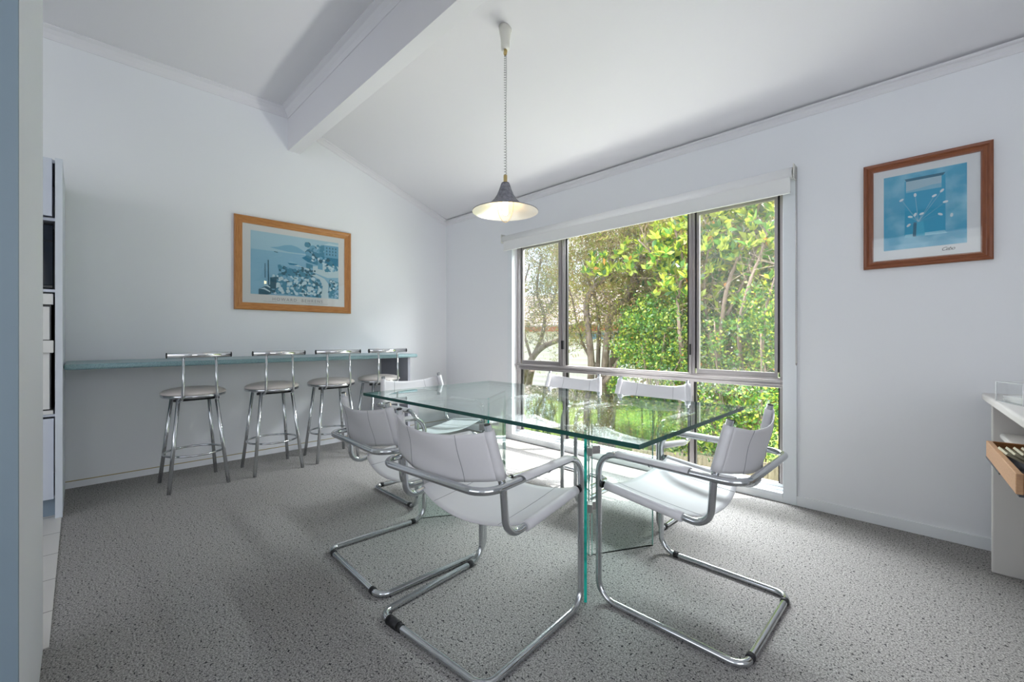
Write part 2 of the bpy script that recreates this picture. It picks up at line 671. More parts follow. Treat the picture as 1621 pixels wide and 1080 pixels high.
# window wall around the opening
WX0, WX1, WZ0, WZ1 = 1.20, 3.749, 0.060, 2.12
struct(MB().box((-0.12, 0, -0.1), (WX0, 0.12, 2.9)).box((WX1, 0, -0.1), (RX + .1, 0.12, 2.9))
       .box((WX0, 0, WZ1), (WX1, 0.12, 2.9)).box((WX0, 0, -0.1), (WX1, 0.12, WZ0)).build('wall_window', M['wall']))
# right wall with an opening, back wall with openings (behind the photographer), cut for the added fill lamps
struct(MB().box((RX, BY, 0), (RX + .12, -4.7, ZC)).box((RX, -2.5, 0), (RX + .12, 0.12, ZC))
       .box((RX, -4.7, 0), (RX + .12, -2.5, 0.5)).box((RX, -4.7, 2.3), (RX + .12, -2.5, ZC)).build('wall_right', M['wall']))
struct(MB().box((-0.12, BY - .12, 0), (1.30, BY, ZC)).box((6.05, BY - .12, 0), (RX + .12, BY, ZC))
       .box((1.30, BY - .12, 0), (6.05, BY, 1.25)).box((1.30, BY - .12, 2.9), (6.05, BY, ZC)).build('wall_back', M['wall']))
# ceiling: flat part, raking part
struct(MB().prism([(0.12, RAKE0 - 0.04), (BEAM_Y, zr(BEAM_Y)), (BEAM_Y, ZC), (BY - .12, ZC), (BY - .12, ZC + .15), (0.12, ZC + .15)], 'x', -0.12, RX + .12).build('ceiling', M['ceiling']))
beam = struct(MB().box((0.0, BEAM_Y, 2.914), (RX, BEAM_Y + 0.111, 3.26)).build('trim_1', M['ceiling']))
# stub wall beside the kitchen, its blue grey end
struct(MB().box((2.27, -3.56, 0), (3.13, -3.42, ZC)).build('wall_kitchen', M['wall']))
struct(MB().box((3.13, -3.56, 0), (3.15, -3.42, ZC)).build('trim_2', M['wall_end']))


def cove(c, n=5):
    pts = [(0, 0), (c, 0)]
    for k in range(1, n):
        a = math.pi / 2 * k / n
        pts.append((c - math.sin(a) * c * 0.72, 0 - (1 - math.cos(a)) * c * 0.72 - 0))
    pts.append((0, -c))
    return pts


def cornice(name, p0, p1, inward, c, m):
    """coved strip from p0 to p1 (its wall/ceiling corner), growing along `inward` and down"""
    p0, p1, inward = Vector(p0), Vector(p1), Vector(inward)
    prof = [(0, 0), (c, 0), (c, -0.006), (c * 0.86, -0.010), (c * 0.55, -c * 0.25), (c * 0.25, -c * 0.55), (0.010, -c * 0.86), (0.006, -c), (0, -c)]
    b = MB()
    n = len(prof)
    for p in (p0, p1):
        for a, d in prof:
            b.v.append(tuple(p + inward * a + Vector((0, 0, d))))
    b.f.append(tuple(reversed(range(n))))
    b.f.append(tuple(n + k for k in range(n)))
    for k in range(n):
        b.f.append((k, (k + 1) % n, n + (k + 1) % n, n + k))
    b.mi = [0] * len(b.f)
    b.sm = [False] * len(b.f)
    return struct(b.build(name, m))


cornice('trim_3', (0, BY, ZC), (0, BEAM_Y, ZC), (1, 0, 0), 0.075, M['ceiling'])
cornice('trim_4', (0, BEAM_Y, ZC), (RX, BEAM_Y, ZC), (0, -1, 0), 0.075, M['ceiling'])
cornice('trim_5', (0, BEAM_Y + 0.111, zr(BEAM_Y + .111)), (0, 0, RAKE0), (1, 0, 0), 0.055, M['ceiling'])
cornice('trim_6', (0, 0, RAKE0), (RX, 0, RAKE0), (0, -1, 0.0), 0.050, M['ceiling'])

# baseboards
struct(MB().box((0, -3.40, 0), (0.008, 0, 0.048), 0).box((0, -3.40, 0.0485), (0.009, 0, 0.053), 1).build('baseboard_left', [M['wall'], M['gold']]))
struct(MB().box((0.0, -0.014, 0), (WX0 - .08, 0, 0.064)).box((WX1 + .08, -0.014, 0), (RX, 0, 0.064)).box((WX0 - .08, -0.014, 0), (WX1 + .08, 0, 0.05)).build('baseboard_window', M['trim'], bevel=0.002))
struct(MB().box((0.0, -0.002, 0.4), (0.0, 0, 0.41)).box((-.001, -0.001, 0), (0.0, 0, 0.01)).build('trim_7', M['wall']))
bpy.data.objects.remove(bpy.data.objects['trim_7'])


# ------------------------------------------------------------------ the big window
win = bpy.data.objects.new('window_1', None)
sc.collection.objects.link(win)
win.location = (0, 0, 0)
win['kind'] = 'structure'
YF0, YF1 = 0.055, 0.105   # frame depth
a = MB()
a.box((WX0 - .075, -0.016, 0), (WX0, 0, WZ1 + .07)).box((WX1, -0.016, 0), (WX1 + .080, 0, WZ1 + .07)).box((WX0, -0.016, WZ1), (WX1, 0, WZ1 + .07))
a.build('architrave', M['arch_white'], win, bevel=0.003)
s_ = MB()
s_.box((WX0, -0.02, 0.036), (WX1, 0.03, 0.062)).box((WX0, 0.03, 0.05), (WX1, 0.12, 0.078)).box((WX0, 0.055, 0.078), (WX1, 0.105, 0.100))
s_.build('window_sill', M['arch_white'], win, bevel=0.003)
f = MB()
# outer frame
f.box((WX0 + .008, YF0, 0.10), (1.262, YF1, WZ1)).box((3.716, YF0, 0.10), (WX1 - .008, YF1, WZ1)).box((WX0, YF0, 2.085), (WX1, YF1, WZ1))
# transom, stepped
f.box((WX0 + .01, YF0 - .012, 0.757), (WX1 - .006, YF1, 0.822)).box((WX0 + .002, YF0 - .034, 0.800), (WX1 - .002, YF0, 0.812))
f.box((WX0 + .012, YF0 - .020, 0.775), (WX1 - .01, YF0, 0.783))
# lower mullions
f.box((1.835, YF0, 0.10), (1.872, YF1, 0.76)).box((3.098, YF0, 0.10), (3.130, YF1, 0.76))
# upper mullions
f.box((1.800, YF0 - .005, 0.82), (1.868, YF1, WZ1)).box((1.812, YF0 - .014, 0.82), (1.826, YF0, WZ1)).box((1.842, YF0 - .014, 0.82), (1.856, YF0, WZ1))
f.box((3.094, YF0 - .005, 0.82), (3.140, YF1, WZ1)).box((3.106, YF0 - .014, 0.82), (3.118, YF0, WZ1))
f.build('window_frame', M['alu'], win, bevel=0.002)
sl = MB()
for x0, x1, z0, z1 in ((1.262, 1.274, .86, 2.09), (1.868, 1.884, .825, 2.09), (3.076, 3.094, .825, 2.09), (3.702, 3.716, .86, 2.09), (3.140, 3.150, .86, 2.09),
                       (1.262, 1.280, .10, .757), (1.872, 1.892, .10, .757), (3.078, 3.098, .10, .757), (3.130, 3.142, .10, .757), (3.704, 3.716, .10, .757)):
    sl.box((x0, YF0 + .012, z0), (x1, YF1 - .012, z1))
sl.build('window_seal', M['alu_dark'], win)
for x0, x1, w in ((1.274, 1.800, 0.020), (3.150, 3.702, 0.020)):
    b = MB()
    b.box((x0, YF0 + .004, 0.822), (x1, YF0 + .03, 0.858)).box((x0, YF0 + .004, 2.05), (x1, YF0 + .03, 2.09))
    b.box((x0, YF0 + .004, 0.858), (x0 + w, YF0 + .03, 2.05)).box((x1 - w, YF0 + .004, 0.858), (x1, YF0 + .03, 2.05))
    sash = b.build('sliding_sash', M['alu'], win, bevel=0.002)
    MB().box((x0 + w, YF0 + .016, 0.858), (x1 - w, YF0 + .020, 2.05)).build('window_pane', M['pane'], sash)
    fs = MB().poly([(x0 + .01, YF1 - .008, .845), (x1 - .01, YF1 - .008, .845), (x1 - .01, YF1 - .008, 2.07), (x0 + .01, YF1 - .008, 2.07)]).build('fly_screen', M['screen'], win)
    xm = (x0 + x1) / 2
    MB().tube(fillet([(xm - .012, YF0 + .0, .858), (xm - .012, YF0 - .0, .876), (xm + .012, YF0 - .0, .876), (xm + .012, YF0 + .0, .858)], .008), .0022, 6).build('pull_ring', M['alu'], win)
for x0, x1, z0, z1 in ((1.884, 3.076, .822, 2.09), (1.280, 1.835, .10, .757), (1.892, 3.078, .10, .757), (3.142, 3.704, .10, .757)):
    MB().box((x0, .078, z0), (x1, .083, z1)).build('window_pane', M['pane'], win)
for x, z in ((1.845, .985), (1.860, .985), (3.112, .965)):
    MB().box((x - .008, YF0 - .024, z), (x + .004, YF0 - .008, z + .085)).build('window_latch', M['rubber'], win, bevel=.002)

# ------------------------------------------------------------------ roller blind
bl = thing('roller_blind', 'off-white roller blind rolled up above the wide window', 'blind', (2.46, -0.05, 2.17))
lx0, lx1 = 1.105 - 2.46, 3.815 - 2.46
MB().tube([(lx0, 0, 0), (lx1, 0, 0)], 0.036, 28).build('roll', M['blind_tube'], bl)
MB().box((lx0 + .02, -0.022, -0.127), (lx1 - .01, -0.0200, -0.012)).box((lx0 + .02, -0.027, -0.134), (lx1 - .01, -0.015, -0.120)).build('fabric', M['blind'], bl, bevel=.001)
for sx in (lx0 - .006, lx1 + .010):
    MB().box((sx - .003, -0.036, -0.045), (sx + .003, 0.049, 0.05)).build('bracket', M['plastic_white'], bl, bevel=.001)
ch = MB()
for yy in (-0.020, 0.006):
    ch.tube([(lx1 + .020, yy, 0.03), (lx1 + .020, yy, -1.235)], 0.0016, 6)
ch.tube([(lx1 + .020, -0.020 + 0.013 - 0.013 * math.cos(t), -1.235 - 0.013 * math.sin(t)) for t in np.linspace(0, math.pi, 9)], 0.0028, 8)
zz = 0.03
while zz > -1.235:
    for yy in (-0.020, 0.006):
        ch.lathe([(0.0001, -.0022), (.0024, 0), (.0001, .0022)], (lx1 + .020, yy, zz), 6)
    zz -= 0.012
ch.build('bead_chain', M['alu'], bl)

# ------------------------------------------------------------------ breakfast bar
bar = thing('breakfast_bar', 'long teal-grey laminate breakfast bar fixed along the left wall', 'counter', (0.304, -2.1, 0.0))
MB().box((-0.3, -1.298, 0.893), (0.3, 1.285, 0.930)).build('countertop', M['counter'], bar, bevel=0.014)
MB().box((-0.3, 1.190, 0), (0.255, 1.212, 0.893)).box((0.255, 1.188, 0), (0.262, 1.214, 0.893)).build('end_panel', M['panel_grey'], bar)['label'] = 'grey end panel'

# ------------------------------------------------------------------ bar stools
def make_stool():
    t = thing('bar_stool', '', 'stool')
    seat_z = 0.675
    for sx in (-1, 1):
        for sy in (-1, 1):
            top = (sx * 0.115, sy * 0.115, seat_z - .01)
            bot = (sx * 0.185, sy * 0.180, 0.0)
            MB().tube([bot, top], 0.0125, 16).build('leg', M['chrome'], t)
    ring = [(0.185 * math.cos(a), 0.185 * math.sin(a), 0.243) for a in np.linspace(0, 2 * math.pi, 48, endpoint=False)]
    MB().tube(ring, 0.0075, 10, closed=True).build('foot_ring', M['chrome'], t)
    MB().lathe([(0.0001, -.022), (.15, -.022), (.198, -.014), (.203, -.006), (.202, .004), (.196, .008), (0.0001, .008)], (0, 0, seat_z), 48).build('seat_pan', M['chrome'], t)
    prof = [(0.196, .004), (.203, .010), (.203, .018), (.190, .030), (.160, .041), (.11, .049), (.05, .053), (0.0001, .054)]
    MB().lathe(prof, (0, 0, seat_z), 48).build('seat_cushion', M['vinyl'], t)
    MB().tube([(0.09, y, seat_z - .032) for y in (-.14, .14)], .010, 8).build('under_bar', M['rubber'], t)
    for s in (-1, 1):
        pts = fillet([(0.02, s * .105, seat_z - .030), (.190, s * .105, seat_z - .034), (.196, s * .100, seat_z + .10), (.190, s * .098, .965)], [0, .05, .2, 0], 8)
        MB().tube(pts, 0.0085, 12).build('back_post', M['chrome'], t)
    rail = MB().tube([(.190, -.193, .973), (.190, .193, .973)], .0195, 24).build('back_rail', M['chrome_bright'], t)
    for s in (-1, 1):
        MB().tube([(.190, s * .193, .973), (.190, s * .1965, .973)], .0198, 24).build('end_cap', M['rubber'], rail)
    return t


stool = make_stool()
stool_spots = [(.488, -2.712, 2, 'chrome bar stool with round pale seat, nearest the kitchen oven tower'),
               (.488, -2.172, 0, 'chrome bar stool with round pale seat, second from the kitchen oven tower'),
               (.485, -1.672, -4, 'chrome bar stool with round pale seat, third along, behind two leather chair backs'),
               (.480, -1.190, -2, 'chrome bar stool with round pale seat, at the bar end beside the grey panel')]
for i, (x, y, r, lab) in enumerate(stool_spots):
    o = stool if i == 0 else copy_tree(stool)
    o.location = (x, y, 0)
    o.rotation_euler = (0, 0, math.radians(r))
    tag(o, lab, 'stool', 'bar stools along the breakfast bar')


# ------------------------------------------------------------------ cantilever dining chairs
TR = 0.0132
CU, CF, CB = 0.284, 0.284, -0.280   # half width, front, rear (local: chair faces +Y)


def make_chair():
    t = thing('dining_chair', '', 'chair')
    z0 = TR
    pts = [(CU, CB, z0), (CU, CF, z0), (CU, CF, .622), (CU, CB, .612), (-CU, CB, .612), (-CU, CF, .622), (-CU, CF, z0), (-CU, CB, z0)]
    path = fillet(pts, [.05, .075, .085, .075, .075, .085, .075, .05], 10, closed=True)
    MB().tube(path, TR, 18, closed=True).build('frame', M['chrome'], t)
    for s in (-1, 1):
        p = fillet([(s * (CU - .003), .272, .488), (s * .277, -.167, .436), (s * .271, -.178, .61), (s * .242, -.2225, .8155)], [0, .060, .25, 0], 10)
        MB().tube(p, TR * .98, 18).build('side_rail', M['chrome'], t)
        MB().tube([(s * .2419, -.2236, .816), (s * .2418, -.2239, .8175)], TR * .8, 14).build('tube_end', M['rubber'], t)
        MB().tube([(s * CU, .262, .4865), (s * CU, .268, .4873)], TR * 1.15, 14).build('bolt', M['rubber'], t)
        for gy, ln in ((.205, .012),):
            g_ = MB().tube([(s * CU, gy - ln, z0 + .0008), (s * CU, gy + ln, z0 + .0008)], TR * 1.16, 14).build('floor_glide', M['rubber'], t)
            g_['side'] = s
        MB().tube([(s * .232, CB, z0 + .0008), (s * .210, CB, z0 + .0008)], TR * 1.16, 14).build('floor_glide', M['rubber'], t)
    # seat sling: sheet between the rails with a sleeve round each rail
    def rail_z(y):
        return .488 + (y - .274) / (.441) * (.052)
    b = MB()

    def seat(u, v):
        x = -CU + 2 * CU * u
        q = 1 - (2 * u - 1) ** 2
        y = .248 - .330 * v + (0.016 * q if v < .5 else 0) * (1 - 2 * v if v < .5 else 0)
        if v > .5:
            y -= 0.035 * q * (2 * v - 1)
        w = .014 if .03 < u < .97 else .010
        return (x, y, rail_z(.248 - .330 * v) + w * (1 - q) - .034 * q ** 0.9 - .006 * q * math.sin(v * 3.1))
    b.grid(seat, 28, 14)
    sl_ = b.build('seat_sling', M['leather'], t, solid=.0035)
    for s in (-1, 1):
        MB().tube([(s * (CU - .004), y, rail_z(y)) for y in np.linspace(.250, -.072, 8)], TR + .0052, 18).build('rail_sleeve', M['leather'], sl_)
        u = (s * .62 + 1) / 2
        MB().tube([Vector(seat(u, v)) + Vector((0, 0, .0022)) for v in np.linspace(.01, .99, 14)], .0009, 5).build('seam', M['seam'], sl_)
    # back sling
    nb = Vector((0, -.97, -.24))

    def post(v):   # half width, y, z along the post inside the sleeve
        return Vector((.2675 + (.2448 - .2675) * v, -.1835 + (-.2190 + .1835) * v, .636 + (.797 - .636) * v))

    def back(u, v, lift=0.0):
        q = 1 - (2 * u - 1) ** 2
        pv = post(v)
        base = Vector(((2 * u - 1) * pv.x, pv.y, pv.z))
        dz = -.018 * q * v ** 2 - .004 * math.exp(-((u - .22) / .09) ** 2) * v ** 3 - .026 * q * (1 - v) + .012 * math.sin(u * math.pi * 3) * (1 - v) * .3
        return base + nb * (.013 * (1 - q) + .056 * q ** .85 + .004 * math.sin(v * 6 + u * 5) * q + lift) + Vector((0, 0, dz))
    b = MB().grid(lambda u, v: back(u, v), 32, 12)
    bs = b.build('back_sling', M['leather'], t, solid=.0035)
    for s in (-1, 1):
        MB().tube([Vector((s * post(v).x, post(v).y, post(v).z)) for v in np.linspace(0, 1, 6)], TR + .0052, 18).build('post_sleeve', M['leather'], bs)
    for u in (.235, .765):
        sm = MB()
        for sg in (1, -1):
            sm.tube([back(u, v, sg * .0022) for v in np.linspace(.0, 1, 12)], .0010, 5)
        sm.build('seam', M['seam'], bs)
    # leather arm pads
    for s in (-1, 1):
        def pad(u, v):
            ang = -math.pi * .46 + u * math.pi * .92
            y = .195 - .295 * v
            zc = .6216 - (.195 - y) * .0175
            ww = .0158 + (.010 if abs(ang) > 0 else 0) * 0
            return (s * CU + math.sin(ang) * ww * 1.45, y, zc + math.cos(ang) * ww)
        b = MB().grid(pad, 14, 8)
        b.build('arm_pad', M['leather'], t, solid=.004)
        MB().tube([(s * (CU), .055, .6195), (s * CU, .052, .6195)], .0168, 14).build('pad_seam', M['seam'], t)
    return t


chair = make_chair()
R = math.radians
chairs = [
    ((3.203, -2.188), 4.5, 'white leather cantilever chair with thick black tape on its floor tube, nearest the camera'),
    ((2.567, -2.150), -2, 'white leather cantilever chair on the near side of the table, beside the taped chair'),
    ((3.768, -1.500), 90, 'white leather cantilever chair seen side-on at the right end of the glass table'),
    ((1.852, -1.525), -90, 'white leather cantilever chair at the far left end of the table, facing the camera'),
    ((2.400, -0.735), 180, 'white leather cantilever chair under the left window mullion, backlit behind the table'),
    ((3.085, -0.745), 181, 'white leather cantilever chair under the right window mullion, backlit behind the table')]
objs = []
for i, ((x, y), r, lab) in enumerate(chairs):
    o = chair if i == 0 else copy_tree(chair)
    o.location = (x, y, 0)
    o.rotation_euler = (0, 0, R(r))
    tag(o, lab, 'chair', 'cantilever dining chairs round the glass table')
    objs.append(o)
# only one front glide is left on each of the near chairs
for o, drop in ((objs[0], 1), (objs[1], 1), (objs[2], -1), (objs[3], -1)):
    for c_ in list(o.children):
        if c_.get('side') == drop or (o is objs[0] and c_.name.startswith('floor_glide') and 'side' not in c_):
            bpy.data.objects.remove(c_)
# black tape wound on one floor corner of the nearest chair
tp = MB()
tp.tube([(-CU + .055, CB, TR), (-CU + .120, CB, TR)], TR * 1.35, 16).tube([(-CU + .120, CB, TR), (-CU + .140, CB, TR)], TR * 1.2, 16).tube([(-CU + .060, CB, TR), (-CU + .064, CB, TR)], TR * 1.45, 16)
tp.build('tape', M['rubber'], objs[0])['label'] = 'thick black tape'

# ------------------------------------------------------------------ glass dining table
tb = thing('dining_table', 'rectangular clear glass dining table on hinged glass panel bases', 'table', (2.757, -1.400, 0), R(0.7))
tx, ty = 1.003, .573
top = MB()
b0 = len(top.v)
top.box((-tx, -ty, .7120), (tx, ty, .7300))
top.mi[-6:] = [0, 0, 1, 1, 1, 1]
top.build('tabletop', [M['table_glass'], M['glass_edge']], tb, bevel=0)


def to_local(p):
    d = Vector((p[0] - 2.757, p[1] + 1.400))
    c, s = math.cos(-R(.7)), math.sin(-R(.7))
    return Vector((d.x * c - d.y * s, d.x * s + d.y * c))


def panel(p, q, em):
    p, q = to_local(p), to_local(q)
    d = (q - p).normalized()
    n = Vector((-d.y, d.x)) * .006
    b = MB()
    c = [p + n, q + n, q - n, p - n]
    b.v += [(k.x, k.y, 0.0) for k in c] + [(k.x, k.y, .715) for k in c]
    b.f += [(0, 3, 2, 1), (4, 5, 6, 7), (0, 1, 5, 4), (1, 2, 6, 5), (2, 3, 7, 6), (3, 0, 4, 7)]
    b.mi += [1, 1, 0, em[1], 0, em[0]]
    b.sm += [False] * 6
    return b.build('base_panel', [M['base_glass'], M['glass_edge'], M['teal_edge'], M['edge_pale']], tb)


apR, apL = (3.250, -1.508), (2.460, -1.500)
panel((3.459, -1.844), (3.246, -1.514), (2, 3))
panel((3.250, -1.494), (3.418, -1.180), (3, 3))
panel((2.250, -1.870), (2.464, -1.508), (3, 2))
panel((2.462, -1.490), (2.262, -1.150), (2, 3))


def clip(ap, ends, z):
    b = MB()
    for e in ends:
        p, q = to_local(ap), to_local(e)
        d = (q - p).normalized()
        ang = math.atan2(d.y, d.x)
        c = p + d * .026
        b.box((c.x - .024, c.y - .0125, z - .020), (c.x + .024, c.y + .0125, z + .020), 0, ang, (c.x, c.y))
        b.box((c.x - .004, c.y - .0150, z - .004), (c.x + .004, c.y + .0150, z + .004), 0, ang, (c.x, c.y))
    b.build('clip', M['alu'], tb, bevel=.0015)


for z in (.535, .255):
    clip(apR, ((3.459, -1.844), (3.418, -1.180)), z)
    clip(apL, ((2.250, -1.870), (2.262, -1.150)), z)

# ------------------------------------------------------------------ pendant light
PX, PY = 2.531, -1.407
pen = thing('pendant_light', 'grey trumpet-shaped pendant lamp hanging on a coiled cord above the table', 'lamp', (PX, PY, 1.90))
prof = [(.016, 1.036), (.027, 1.038), (.0275, 1.06), (.029, 1.09), (.033, 1.12), (.038, 1.148), (.041, 1.185)]
rose = MB().lathe(prof, (0, 0, 0), 32)
# trim the top to the raking ceiling
for i, v in enumerate(rose.v):
    if v[2] > 1.18:
        rose.v[i] = (v[0], v[1], zr(PY + v[1]) - 1.90)
rose.build('ceiling_rose', M['plastic_white'], pen)
MB().lathe([(.008, 1.000), (.010, 1.005), (.010, 1.038), (.006, 1.041)], (0, 0, 0), 16).box((-.014, -.003, 1.012), (.014, .003, 1.028)).build('cord_grip', M['brass'], pen)
hel = []
turns = 46
for k in range(turns * 12 + 1):
    f_ = k / (turns * 12)
    a_ = 2 * math.pi * turns * f_
    rr_ = .0068 + .0012 * math.sin(f_ * 9)
    hel.append((rr_ * math.cos(a_), rr_ * math.sin(a_), 1.000 - (1.000 - .232) * f_ ** 1.08))
MB().tube(hel, .0023, 6).build('coiled_cord', M['cord'], pen)
MB().lathe([(.0115, .178), (.0120, .182), (.0120, .232), (.010, .236)], (0, 0, 0), 20).build('ferrule', M['brass'], pen)
sh = [(.0262, .182), (.030, .172), (.040, .142), (.054, .108), (.073, .078), (.100, .052), (.140, .030), (.180, .014), (.210, .004)]
MB().lathe(sh + [(.2105, .001)], (0, 0, 0), 64).build('lamp_shade', M['shade_out'], pen)
pen_sh = pen.children[-1]
bm_ = MB().lathe([(r - .0022, z - .0025) for r, z in sh] + [(.2098, .0)], (0, 0, 0), 64)
# both skins are open shells: drop the end caps the lathe closes
for o_, src in ((pen_sh, None),):
    pass
inner = bm_.build('shade_lining', M['shade_in'], pen)
for o_ in (pen_sh, inner):
    import bmesh
    bm2 = bmesh.new()
    bm2.from_mesh(o_.data)
    bm2.faces.ensure_lookup_table()
    bmesh.ops.delete(bm2, geom=[fc for fc in bm2.faces if len(fc.verts) > 8], context='FACES')
    bm2.to_mesh(o_.data)
    bm2.free()
MB().lathe([(.0262, .181), (.024, .186), (.012, .187)], (0, 0, 0), 32).build('shade_collar', M['rubber'], pen)
MB().lathe([(.0001, .172), (.016, .170), (.016, .100), (.0001, .099)], (0, 0, 0), 20).build('lamp_holder', M['plastic_white'], pen)
MB().lathe([(.013, .100), (.0155, .09), (.0155, -.005), (.012, -.017), (.0001, -.020)], (0, 0, 0), 20).build('bulb', M['bulb'], pen)
lp = []
for k in range(41):
    a_ = math.pi * k / 40
    lp.append((.054 * math.cos(a_) * .7071, .054 * math.cos(a_) * .7071, .085 - .150 * math.sin(a_)))
MB().tube(lp, .0014, 6).build('pull_loop', M['brass'], pen)

# ------------------------------------------------------------------ framed prints
def frame_parts(parent, W, H, w, depth, m_h, m_v, conv):
    """mitred moulding; conv maps (s, z, out) to local space; one mesh"""
    b = MB()
    prof = [(0, 0), (0, depth * .8), (w * .12, depth), (w * .32, depth * .92), (w * .50, depth * .62), (w * .60, depth * .66), (w * .84, depth * .48), (w, depth * .40), (w, 0)]
    corners = [(-W / 2, -H / 2, 1, 1), (W / 2, -H / 2, -1, 1), (W / 2, H / 2, -1, -1), (-W / 2, H / 2, 1, -1)]
    n = len(prof)
    for i in range(4):
        c0, c1 = corners[i], corners[(i + 1) % 4]
        base = len(b.v)
        for c in (c0, c1):
            for p, d in prof:
                b.v.append(conv(c[0] + c[2] * p, c[1] + c[3] * p, d))
        for k in range(n - 1):
            b.f.append((base + k, base + k + 1, base + n + k + 1, base + n + k))
            b.mi.append(i % 2)
            b.sm.append(False)
    return b.build('frame', [m_h, m_v], parent)


def flat_mats(prefix, cols):
    return [mat(prefix + '_%s' % k, c, .75) for k, c in cols]


# left: harbour print on the left wall (x = 0), s runs along +Y
cy, cz = -1.811, 1.783
pr = thing('framed_print', 'framed blue harbour print in an oak frame above the breakfast bar', 'picture', (0.0, cy, cz))
cv = lambda s, z, o: (0.003 + o, s, z)
frame_parts(pr, 1.075, .855, .066, .026, M['oak_y'], M['oak_z'], cv)
MB().box((.004, -.478, -.370), (.008, .478, .370)).build('mat_board', M['mat_board'], pr)
fl = MB()
for s0, z0, s1, z1 in ((-.476, -.368, .476, -.362), (-.476, .362, .476, .368), (-.476, -.368, -.470, .368), (.470, -.368, .476, .368)):
    fl.box((.008, s0, z0), (.0105, s1, z1))
fl.build('fillet', M['gilt'], pr)
cols = [('sky', (.36, .56, .66)), ('sea', (.24, .47, .62)), ('hill', (.19, .42, .58)), ('stone', (.50, .64, .68)), ('dark', (.025, .115, .17)),
        ('mid', (.055, .24, .36)), ('flower', (.52, .68, .74)), ('house', (.14, .36, .52)), ('seahi', (.32, .54, .66)), ('deep', (.02, .20, .34))]
am = flat_mats('harbour', cols)
ci = {k: i for i, (k, _) in enumerate(cols)}
A0, A1, B0, B1 = -2.216 - cy, -1.403 - cy, 1.503 - cz, 2.089 - cz


def ap(u, v, lay):
    return (.0085 + lay * .000008, A0 + (A1 - A0) * u, B0 + (B1 - B0) * v)


art = MB()
lay = [0]


def shape(uv, c):
    lay[0] += 1
    art.poly([ap(min(max(u, 0), 1), min(max(v, 0), 1), lay[0]) for u, v in uv], ci[c])


shape([(0, .70), (1, .70), (1, 1), (0, 1)], 'sky')
shape([(0, 0), (1, 0), (1, .71), (0, .71)], 'sea')
rr = random.Random(3)
for k in range(60):
    u, v = rr.random() * .6, .12 + rr.random() * .56
    w_ = .02 + rr.random() * .06
    shape([(u, v), (u + w_, v + .003), (u + w_ * .6, v + .008)], rr.choice(['seahi', 'hill', 'seahi']))
shape([(.20, .77), (.28, .79), (.36, .835), (.43, .85), (.50, .83), (.58, .77), (.60, .735), (.40, .73), (.25, .755)], 'hill')
shape([(.24, .70), (.28, .695), (.285, .705), (.245, .712)], 'dark')
shape([(.39, .55), (.50, .545), (.49, .52), (.41, .52)], 'deep')
shape([(.395, .555), (.42, .58), (.49, .555), (.50, .545)], 'seahi')
# headland, trees, villa
shape([(.55, .66), (.62, .60), (.75, .56), (1, .56), (1, .80), (.80, .80), (.68, .74), (.60, .70)], 'deep')


def blob(u, v, r, c, n=9):
    shape([(u + r * (.8 + .4 * rr.random()) * math.cos(2 * math.pi * k / n), v + r * 1.35 * (.8 + .4 * rr.random()) * math.sin(2 * math.pi * k / n)) for k in range(n)], c)


for k in range(46):
    blob(.60 + rr.random() * .22, .70 + rr.random() * .20, .018 + rr.random() * .022, rr.choice(['dark', 'mid', 'mid', 'hill', 'house']))
shape([(.82, .72), (1, .72), (1, .93), (.90, .955), (.82, .93)], 'house')
shape([(.81, .93), (.88, .975), (1, .965), (1, .935)], 'flower')
for r_ in range(3):
    for c_ in range(4):
        u, v = .845 + c_ * .038, .76 + r_ * .055
        shape([(u, v), (u + .012, v), (u + .012, v + .03), (u, v + .03)], 'dark')
for k in range(26):
    blob(.66 + rr.random() * .30, .58 + rr.random() * .12, .012 + rr.random() * .018, rr.choice(['mid', 'hill', 'flower', 'dark']))
# quay
shape([(.46, .52), (.56, .49), (.72, .42), (.86, .36), (1, .38), (1, .56), (.78, .56), (.66, .53), (.62, .55), (.60, .49), (.50, .53)], 'stone')
shape([(.60, .50), (.68, .47), (.68, .56), (.60, .58)], 'mid')
shape([(.74, .50), (.80, .49), (.80, .60), (.74, .61)], 'house')
for k in range(30):
    blob(.84 + rr.random() * .14, .46 + rr.random() * .11, .010 + rr.random() * .014, rr.choice(['mid', 'flower', 'hill']))
# ivy wall below quay
shape([(.28, .50), (.40, .47), (.56, .42), (.72, .36), (.72, .20), (.45, .26), (.30, .33)], 'mid')
for k in range(90):
    blob(.29 + rr.random() * .42, .27 + rr.random() * .22, .010 + rr.random() * .013, rr.choice(['dark', 'mid', 'dark', 'hill']))
# big flower bank
shape([(.20, .06), (.24, .30), (.40, .34), (.62, .30), (.80, .24), (.86, .0), (.20, .03)], 'mid')
for k in range(230):
    blob(.23 + rr.random() * .60, .03 + rr.random() * .29, .009 + rr.random() * .016, rr.choice(['flower', 'flower', 'mid', 'dark', 'hill', 'stone']))
shape([(.72, .40), (.82, .34), (.87, .26), (.87, 0), (.78, 0), (.80, .22), (.76, .32), (.66, .38)], 'stone')
shape([(.87, .02), (.88, .33), (1, .30), (1, 0)], 'mid')
for k in range(60):
    blob(.88 + rr.random() * .11, .02 + rr.random() * .30, .009 + rr.random() * .013, rr.choice(['flower', 'mid', 'dark', 'hill']))
